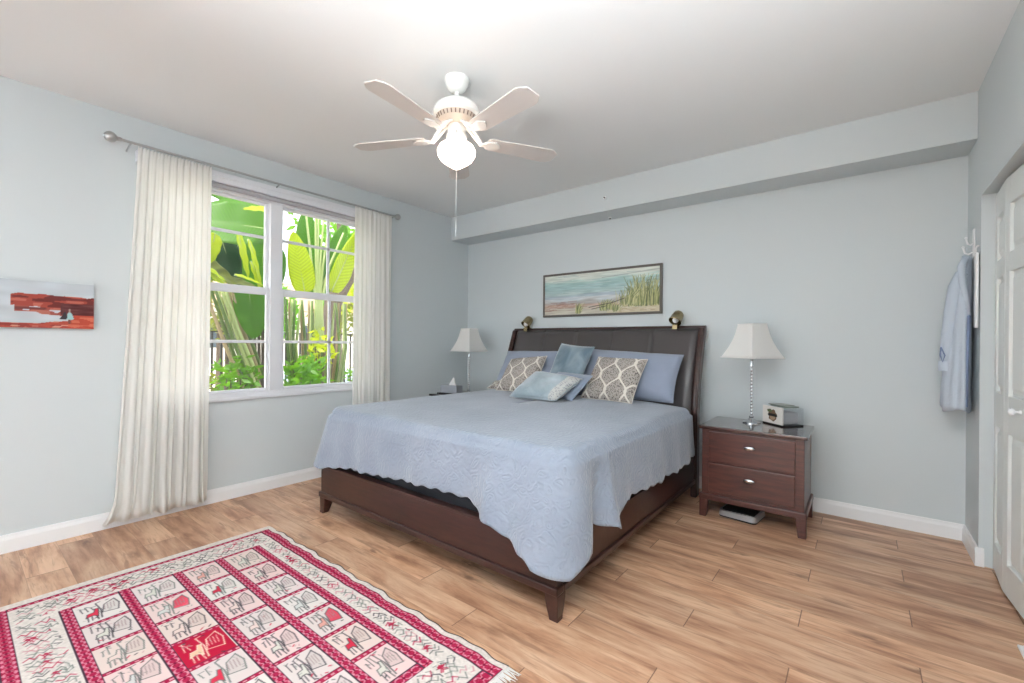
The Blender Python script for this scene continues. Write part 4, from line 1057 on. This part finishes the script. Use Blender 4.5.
def shirt():
    t = thing('shirt', 'light blue long-sleeved shirt hanging from the hook on the right wall', 'shirt', (R-.07, 3.86, 1.8))
    # body: stacked closed sections, thick in x (off the wall) and broad in y
    secs = [(1.800, .012, .030, .0), (1.775, .022, .05, .0), (1.72, .032, .070, .002), (1.64, .040, .095, .002), (1.52, .048, .118, .002), (1.36, .054, .135, .002), (1.18, .058, .150, .003), (1.02, .062, .162, .004), (.90, .064, .168, .004), (.868, .063, .167, .004)]
    bm = B(); prev = None; n = 48
    for z, hx, hy, o in secs:
        ring = []
        for c in range(n):
            a = 2*PI*c/n; rip = 1 + (.10*math.sin(5*a+z*2) + .06*math.sin(9*a+1))*min(1, (1.8-z)*2)
            x = R - .008 - hx - o + hx*math.cos(a)*rip; yv = 3.865 + hy*math.sin(a)*rip
            ring.append(bm.verts.new((min(x, R-.004), yv, z + (.012*math.sin(3*a) if z < .9 else 0))))
        if prev:
            for i in range(n): bm.faces.new((prev[i], prev[(i+1) % n], ring[(i+1) % n], ring[i]))
        else: bm.faces.new(ring)
        prev = ring
    bm.faces.new(prev[::-1]); obj('shirt_body', bm, 'shirt', t, smooth=True)
    bm = B(); tube(bm, [(R-.06, 3.80, 1.70), (R-.085, 3.80, 1.62), (R-.10, 3.80, 1.48), (R-.115, 3.80, 1.34), (R-.125, 3.80, 1.22), (R-.127, 3.80, 1.13)], [.030, .036, .036, .033, .030, .030], 18); sl = obj('sleeve', bm, 'shirt', t, smooth=True)
    bm = B(); tube(bm, [(R-.127, 3.80, 1.165), (R-.128, 3.80, 1.105)], [.033, .034], 18); obj('cuff', bm, 'shirt', sl, smooth=SM)
    bm = B(); tube(bm, [(R-.150, 3.777, 1.25), (R-.153, 3.772, 1.20), (R-.143, 3.770, 1.16), (R-.133, 3.770, 1.20), (R-.150, 3.777, 1.25)], .004, 6); obj('cuff_opening', bm, 'shirt_dark', sl)
    bm = B(); tube(bm, [(R-.04, 3.81, 1.80), (R-.062, 3.79, 1.74), (R-.060, 3.765, 1.64), (R-.045, 3.755, 1.54), (R-.035, 3.745, 1.44)], [.018, .02, .018, .014, .01], 10); obj('collar', bm, 'shirt', t, smooth=True)
    bm = B(); tube(bm, [(R-.035, 3.733, 1.44), (R-.045, 3.712, 1.2), (R-.05, 3.694, .90)], [.008, .008, .008], 8); obj('placket', bm, 'shirt_dark', t, smooth=True)
shirt()

# ------------------------------------------------------------------ outdoors
GZ = -.15
bm = B(); box(bm, -60, L-.17, -40, 60, GZ-.2, GZ); struct('ground', bm, 'deck')
bm = B()
pts = []
for k in range(40): pts.append((-6.6 + 1.9*math.cos(2*PI*k/40)*(1+.08*math.sin(5*k)), 2.2 + 4.4*math.sin(2*PI*k/40), GZ))
quadbox(bm, pts, (0, 0, .04)); o = obj('planting_bed', bm, 'soil'); o['kind'] = 'structure'
pl = thing('swimming_pool', 'turquoise swimming pool beyond the iron fence', 'swimming pool', (-16, 12, GZ))
bm = B(); quadbox(bm, [(-20, 7, GZ+.01), (-11.5, 7, GZ+.01), (-11.5, 17, GZ+.01), (-20, 17, GZ+.01)], (0, 0, .02)); obj('water', bm, 'water', pl)
bm = B()
for a in ((-20.3, -11.2, 6.7, 7), (-20.3, -11.2, 17, 17.3), (-20.3, -20, 7, 17), (-11.5, -11.2, 7, 17)): box(bm, *a, GZ, GZ+.06)
obj('coping', bm, 'stucco', pl, bevel=.02)
hs = thing('neighbour_house', 'white stucco house beyond the pool, seen through the plants', 'house', (-26, 12, GZ))
bm = B(); box(bm, -32, -26, -2, 30, GZ, 3.0); obj('wall', bm, 'stucco', hs)
bm = B(); quadbox(bm, [(-33, -3, 3.0), (-25.2, -3, 3.0), (-29, -3, 5.0)], (0, 34, 0)); obj('roof', bm, mat('tan_roof', (176, 150, 128), .8), hs)
for y in (3, 8, 13, 19): bm = B(); box(bm, -26.02, -25.95, y, y+1.6, .9, 2.2); obj('house_window', bm, mat('dark_glass', (70, 84, 92), .1), hs)

fc = thing('iron_fence', 'black iron picket fence behind the plants outside the window', 'fence', (-7.6, 3, GZ))
FX = -7.6; ft = 1.40
bm = B(); box(bm, FX-.015, FX+.015, .5, 6.5, ft-.02, ft); obj('rail', bm, 'iron', fc)
bm = B(); box(bm, FX-.015, FX+.015, .5, 6.5, GZ+.12, GZ+.15); obj('rail', bm, 'iron', fc)
for k in range(50):
    y = .5 + .12*k; bm = B(); box(bm, FX-.012, FX+.012, y-.012, y+.012, GZ, ft-.02)
    obj('picket', bm, 'iron', fc)

NR = [0]
def leaf(parent, base, tip, width, droop=.15, m='leaf_mid', facing=(1, 0, .3), fold=.18, wav=.005, tear=0, seed=0):
    """paddle leaf from base to tip; facing = side the blade turns to"""
    base, tip = Vector(base), Vector(tip); ax = tip-base; Ln = ax.length; a = ax.normalized(); f = Vector(facing); f = (f - a*f.dot(a)).normalized(); w = a.cross(f)
    bm = B(); uv = bm.loops.layers.uv.new('UVMap'); N, K = 26, 10; g = []
    for i in range(N+1):
        s = i/N; c = base + a*(Ln*s) + f*(droop*Ln*4*s*(1-s)*.35) - Vector((0, 0, 1))*(droop*Ln*s*s*.6)
        hw = width/2*(math.sin(PI*min(1, s**.62)))**.55 if 0 < s < 1 else .004
        row = []
        for j in range(K+1):
            v = 2*j/K-1; e = wav*math.sin(s*22+seed+3*v)*abs(v)
            row.append(bm.verts.new(c + w*(v*hw) + f*(abs(v)*hw*fold + e)))
        g.append(row)
    for i in range(N):
        for j in range(K):
            if tear and (j in (0, 1, K-1, K-2)) and (i*7+seed) % tear == 0: continue
            fa = bm.faces.new((g[i][j], g[i][j+1], g[i+1][j+1], g[i+1][j]))
            for lp, (q, r) in zip(fa.loops, ((i, j), (i, j+1), (i+1, j+1), (i+1, j))): lp[uv].uv = (q/N, r/K)
    o = obj('leaf', bm, m, parent, smooth=True); sd = o.modifiers.new('t', 'SOLIDIFY'); sd.thickness = .004
    bm = B(); pts = [base + a*(Ln*s) + f*(droop*Ln*4*s*(1-s)*.35 - .004) - Vector((0, 0, 1))*(droop*Ln*s*s*.6) for s in [k/12 for k in range(13)]]
    tube(bm, pts, [.012*(1-.8*k/12) for k in range(13)], 6); obj('midrib', bm, 'stem', o, smooth=True)
    return o
def stalk(parent, pts, r0, r1, m='stem'):
    P = [Vector(p) for p in pts]; Q = []
    for i in range(len(P)-1):
        for k in range(6): Q.append(P[i].lerp(P[i+1], k/6))
    Q.append(P[-1]); n = len(Q); bm = B(); tube(bm, Q, [r0+(r1-r0)*i/(n-1) for i in range(n)], 8); obj('stalk', bm, m, parent, smooth=True)
# outdoor point helper: the spot on plane x = X seen through window-wall position (y, z)
def W_(y, z, X):
    k = X/L; return (X, y*k, 1.25 + (z-1.25)*k)

# left traveller's palm: big leaves across the left sash
p1 = thing('banana_plant', 'large-leaved banana plant outside the left half of the window', 'plant', (-5.6, 2.4, GZ))
leaf(p1, W_(1.66, 2.19, -5.2), W_(1.00, 2.13, -5.5), .62, .10, 'leaf_mid', (.9, 0, .45), seed=1)
leaf(p1, W_(1.72, 2.34, -5.8), W_(1.10, 2.47, -5.6), .40, .06, 'leaf_mid', (.9, 0, .2), seed=2)
leaf(p1, W_(1.72, 2.35, -5.1), W_(1.46, 2.32, -5.0), .15, .05, 'leaf_bright', (.5, 0, .8), seed=3)
leaf(p1, W_(1.42, 2.12, -4.9), W_(1.50, 1.76, -4.9), .10, .02, 'leaf_bright', (.8, .4, .3), seed=4)
leaf(p1, W_(1.50, 2.08, -4.95), W_(1.60, 1.70, -4.9), .07, .02, 'leaf_bright', (.8, .4, .3), seed=5)
leaf(p1, W_(1.30, 2.06, -5.6), W_(1.42, 1.66, -5.6), .26, .04, 'leaf_dark', (1, 0, .1), seed=6)
leaf(p1, W_(1.62, 2.10, -6.0), W_(1.58, 1.50, -6.0), .55, .03, 'leaf_mid', (1, 0, .1), seed=7)
leaf(p1, W_(1.08, 1.88, -5.0), W_(1.42, 1.70, -4.9), .26, .10, 'leaf_olive', (.6, 0, .8), seed=8)
leaf(p1, W_(1.16, 1.80, -4.85), W_(1.36, 1.66, -4.8), .13, .10, 'leaf_bright', (.5, 0, .9), seed=9)
leaf(p1, W_(1.26, 2.08, -4.9), W_(1.22, 1.84, -4.9), .16, .02, 'leaf_bright', (.8, .4, .3), seed=12)
leaf(p1, W_(1.14, 2.30, -4.9), W_(1.24, 2.42, -4.9), .12, .05, 'leaf_bright', (.6, 0, .7), seed=41)
leaf(p1, W_(1.14, 1.84, -4.8), W_(1.34, 1.72, -4.8), .10, .10, 'leaf_bright', (.5, 0, .9), seed=42)
leaf(p1, W_(1.40, 1.78, -4.85), W_(1.62, 1.72, -4.8), .06, .05, 'leaf_bright', (.5, 0, .9), seed=43)
leaf(p1, W_(1.50, 1.70, -5.4), W_(1.55, 1.28, -5.4), .36, .05, 'leaf_mid', (1, -.1, .1), seed=10)
leaf(p1, W_(1.16, 2.2, -6.4), W_(1.26, 1.72, -6.3), .34, .03, 'leaf_mid', (1, 0, .1), seed=13, tear=6)
leaf(p1, W_(1.44, 2.12, -6.3), W_(1.36, 1.70, -6.3), .30, .03, 'leaf_dark', (1, 0, .1), seed=31)
leaf(p1, W_(1.30, 1.74, -5.1), W_(1.60, 1.68, -5.0), .14, .08, 'leaf_olive', (.6, 0, .8), seed=32)
leaf(p1, W_(1.52, 1.90, -4.95), W_(1.60, 1.66, -4.9), .09, .02, 'leaf_bright', (.8, .4, .3), seed=33)
for k, (a, b) in enumerate((((1.22, 1.70), (1.60, .60)), ((1.30, 1.68), (1.66, .62)), ((1.38, 1.66), (1.60, .95)))):
    for j, o_ in enumerate((-.045, 0, .045)): stalk(p1, [W_(a[0]+o_, a[1], -5.3-.05*j), W_((a[0]+b[0])/2-.03+o_*.8, (a[1]+b[1])/2+.05, -5.4-.05*j), W_(b[0]+o_*.5, b[1], -5.5-.05*j)], .014, .026, ('palebark', 'stem_green', 'stem')[(k+j) % 3])
for y in (1.34, 1.38, 1.43, 1.46, 1.49, 1.52, 1.55, 1.58, 1.61, 1.64): stalk(p1, [W_(y, 1.55, -5.7), W_(y+.01, 1.1, -5.7), W_(y, .3, -5.7)], .015, .026, ('stem_green', 'stem', 'bark')[int(y*100) % 3])

p2 = thing('banana_plant', 'large-leaved banana plant with a fan of pale stalks in the right sash', 'plant', (-5.8, 3.0, GZ))
leaf(p2, W_(1.97, 1.68, -5.2), W_(1.86, 2.22, -5.2), .29, .02, 'leaf_bright', (1, -.2, .1), seed=14)
leaf(p2, W_(2.00, 1.65, -5.6), W_(1.97, 2.45, -5.6), .42, .02, 'leaf_mid', (1, 0, .1), seed=15)
leaf(p2, W_(2.10, 1.70, -5.5), W_(2.36, 2.40, -5.5), .34, .02, 'leaf_mid', (1, .2, .1), seed=16)
leaf(p2, W_(2.22, 1.72, -5.2), W_(2.50, 2.36, -5.2), .30, .03, 'leaf_bright', (.9, .3, .2), seed=17)
leaf(p2, W_(2.52, 2.0, -5.2), W_(2.62, 2.5, -5.2), .3, .03, 'leaf_bright', (.9, .3, .2), seed=19)
for (ya, za) in ((1.97, 2.42), (2.06, 2.42), (2.09, 2.42), (2.20, 2.38), (2.14, 2.40), (2.34, 2.3)):
    stalk(p2, [W_(ya, za, -5.35), W_(2.08 + (ya-2.08)*.45, 1.95, -5.4), W_(2.09 + (ya-2.08)*.12, 1.62, -5.45), W_(2.09+(ya-2.08)*.2, 1.2, -5.5)], .012, .026)
for k in range(22):
    y = 1.80 + .028*k + .01*math.sin(k*3); xx = -5.5 - .04*(k % 3)
    stalk(p2, [W_(y + .03*math.sin(k*2), 1.62, xx), W_(y+.02*math.cos(k), 1.2, xx), W_(1.88+.019*k, .45, xx)], .013, .024, ('stem_green', 'stem', 'palebark')[k % 3])

tr = thing('tree', 'grey-barked tree with a leaning trunk behind the right sash', 'tree', (-7.2, 4.0, GZ))
bm = B(); tube(bm, [W_(2.20, .55, -6.8), W_(2.21, 1.2, -6.8), W_(2.24, 1.62, -6.8), W_(2.36, 1.85, -6.8), W_(2.50, 2.08, -6.9), W_(2.72, 2.4, -7.0)], [.15, .13, .14, .14, .15, .12], 12); obj('trunk', bm, 'bark', tr, smooth=True)
bm = B(); tube(bm, [W_(2.24, 1.7, -6.8), W_(2.20, 2.0, -6.8), W_(2.30, 2.3, -6.8), W_(2.26, 2.7, -6.8)], [.06, .05, .04, .03], 8); obj('branch', bm, 'bark', tr, smooth=True)
t3 = thing('tree', 'thin brown palm trunk in the lower right panes', 'tree', (-6.3, 3.3, GZ))
bm = B(); tube(bm, [W_(2.06, .4, -6.2), W_(2.07, 1.0, -6.2), W_(2.06, 1.5, -6.2)], [.07, .06, .05], 10); obj('trunk', bm, 'bark', t3, smooth=True)

def foliage(parent, name, center, rad, n, size, m, seed):
    rd_ = random.Random(seed); bm = B(); uv = bm.loops.layers.uv.new('UVMap')
    for _ in range(n):
        v = Vector((rd_.gauss(0, 1), rd_.gauss(0, 1), rd_.gauss(0, 1))).normalized()*rd_.random()**.4
        c = Vector(center) + Vector((v.x*rad[0], v.y*rad[1], v.z*rad[2])); d = Vector((rd_.uniform(-1, 1), rd_.uniform(-1, 1), rd_.uniform(-.6, .8))).normalized(); u = d.orthogonal().normalized(); s = size*rd_.uniform(.6, 1.3)
        if c.z < GZ + .02: continue
        P = [c, c+d*s*.4+u*s*.2, c+d*s, c+d*s*.4-u*s*.2]; vs = [bm.verts.new(p) for p in P]; f = bm.faces.new(vs)
        for lp, q in zip(f.loops, ((0, .5), (.4, 1), (1, .5), (.4, 0))): lp[uv].uv = q
    return obj(name, bm, m, parent)
def shrub(label, c, rad, n, size, m, seed, name='shrub'):
    t = thing(name, label, 'plant', (c[0], c[1], GZ))
    foliage(t, 'foliage', c, rad, n, size, m, seed)
    bm = B()
    for k in range(5): tube(bm, [(c[0], c[1], GZ), (c[0]+rad[0]*.4*math.cos(k*1.3), c[1]+rad[1]*.4*math.sin(k*1.3), c[2])], [.015, .006], 6)
    obj('twigs', bm, 'bark', t)
shrub('leafy yellow-green shrub low behind the lower left sash', W_(1.42, .95, -5.3)[:3], (.3, .22, .26), 170, .11, 'leaf_mid', 21)
shrub('olive shrub low at the left edge of the lower left sash', W_(1.27, .86, -6.0), (.3, .16, .2), 100, .10, 'leaf_olive', 22)
shrub('dense green shrub below the stalks in the lower right panes', W_(1.98, .93, -5.2), (.3, .22, .26), 220, .13, 'leaf_mid', 23)
shrub('bright shrub beside the thin palm trunk', W_(2.12, 1.2, -5.3), (.2, .12, .26), 70, .13, 'leaf_bright', 24)
shrub('small shrub in front of the fence at the far right of the window', W_(2.44, .92, -6.4), (.2, .12, .14), 60, .09, 'leaf_mid', 25)
foliage(tr, 'foliage', W_(2.45, 1.72, -7.4), (.6, .6, .35), 330, .16, 'leaf_bright', 26)
foliage(tr, 'foliage', W_(2.40, 1.46, -7.8), (.6, .8, .30), 330, .16, 'leaf_olive', 27)
foliage(tr, 'foliage', W_(2.0, 2.5, -8.5), (1, 1.8, .5), 300, .2, 'leaf_mid', 30)
for k, (y, zc, rz, m, lab) in enumerate(((1.30, 1.40, 1.1, 'leaf_olive', 'tall pale hedge tree beyond the fence, seen through the left sash'), (1.72, 1.3, 1.0, 'leaf_mid', 'green hedge tree beyond the fence, behind the window mullion'), (2.3, 1.75, 1.0, 'leaf_mid', 'green hedge tree beyond the fence at the right edge of the window'))):
    c = W_(y, zc, (-13, -14, -10)[k]); t = thing('hedge_tree', lab, 'tree', (c[0], c[1], GZ)); foliage(t, 'foliage', (c[0], c[1], c[2]+.6), (.9, (1.1, .55, .7)[k], rz), 420, .30, m, 40+k)
    bm = B(); tube(bm, [(c[0], c[1], GZ), (c[0], c[1], c[2])], [.10, .06], 8); obj('trunk', bm, 'bark', t)
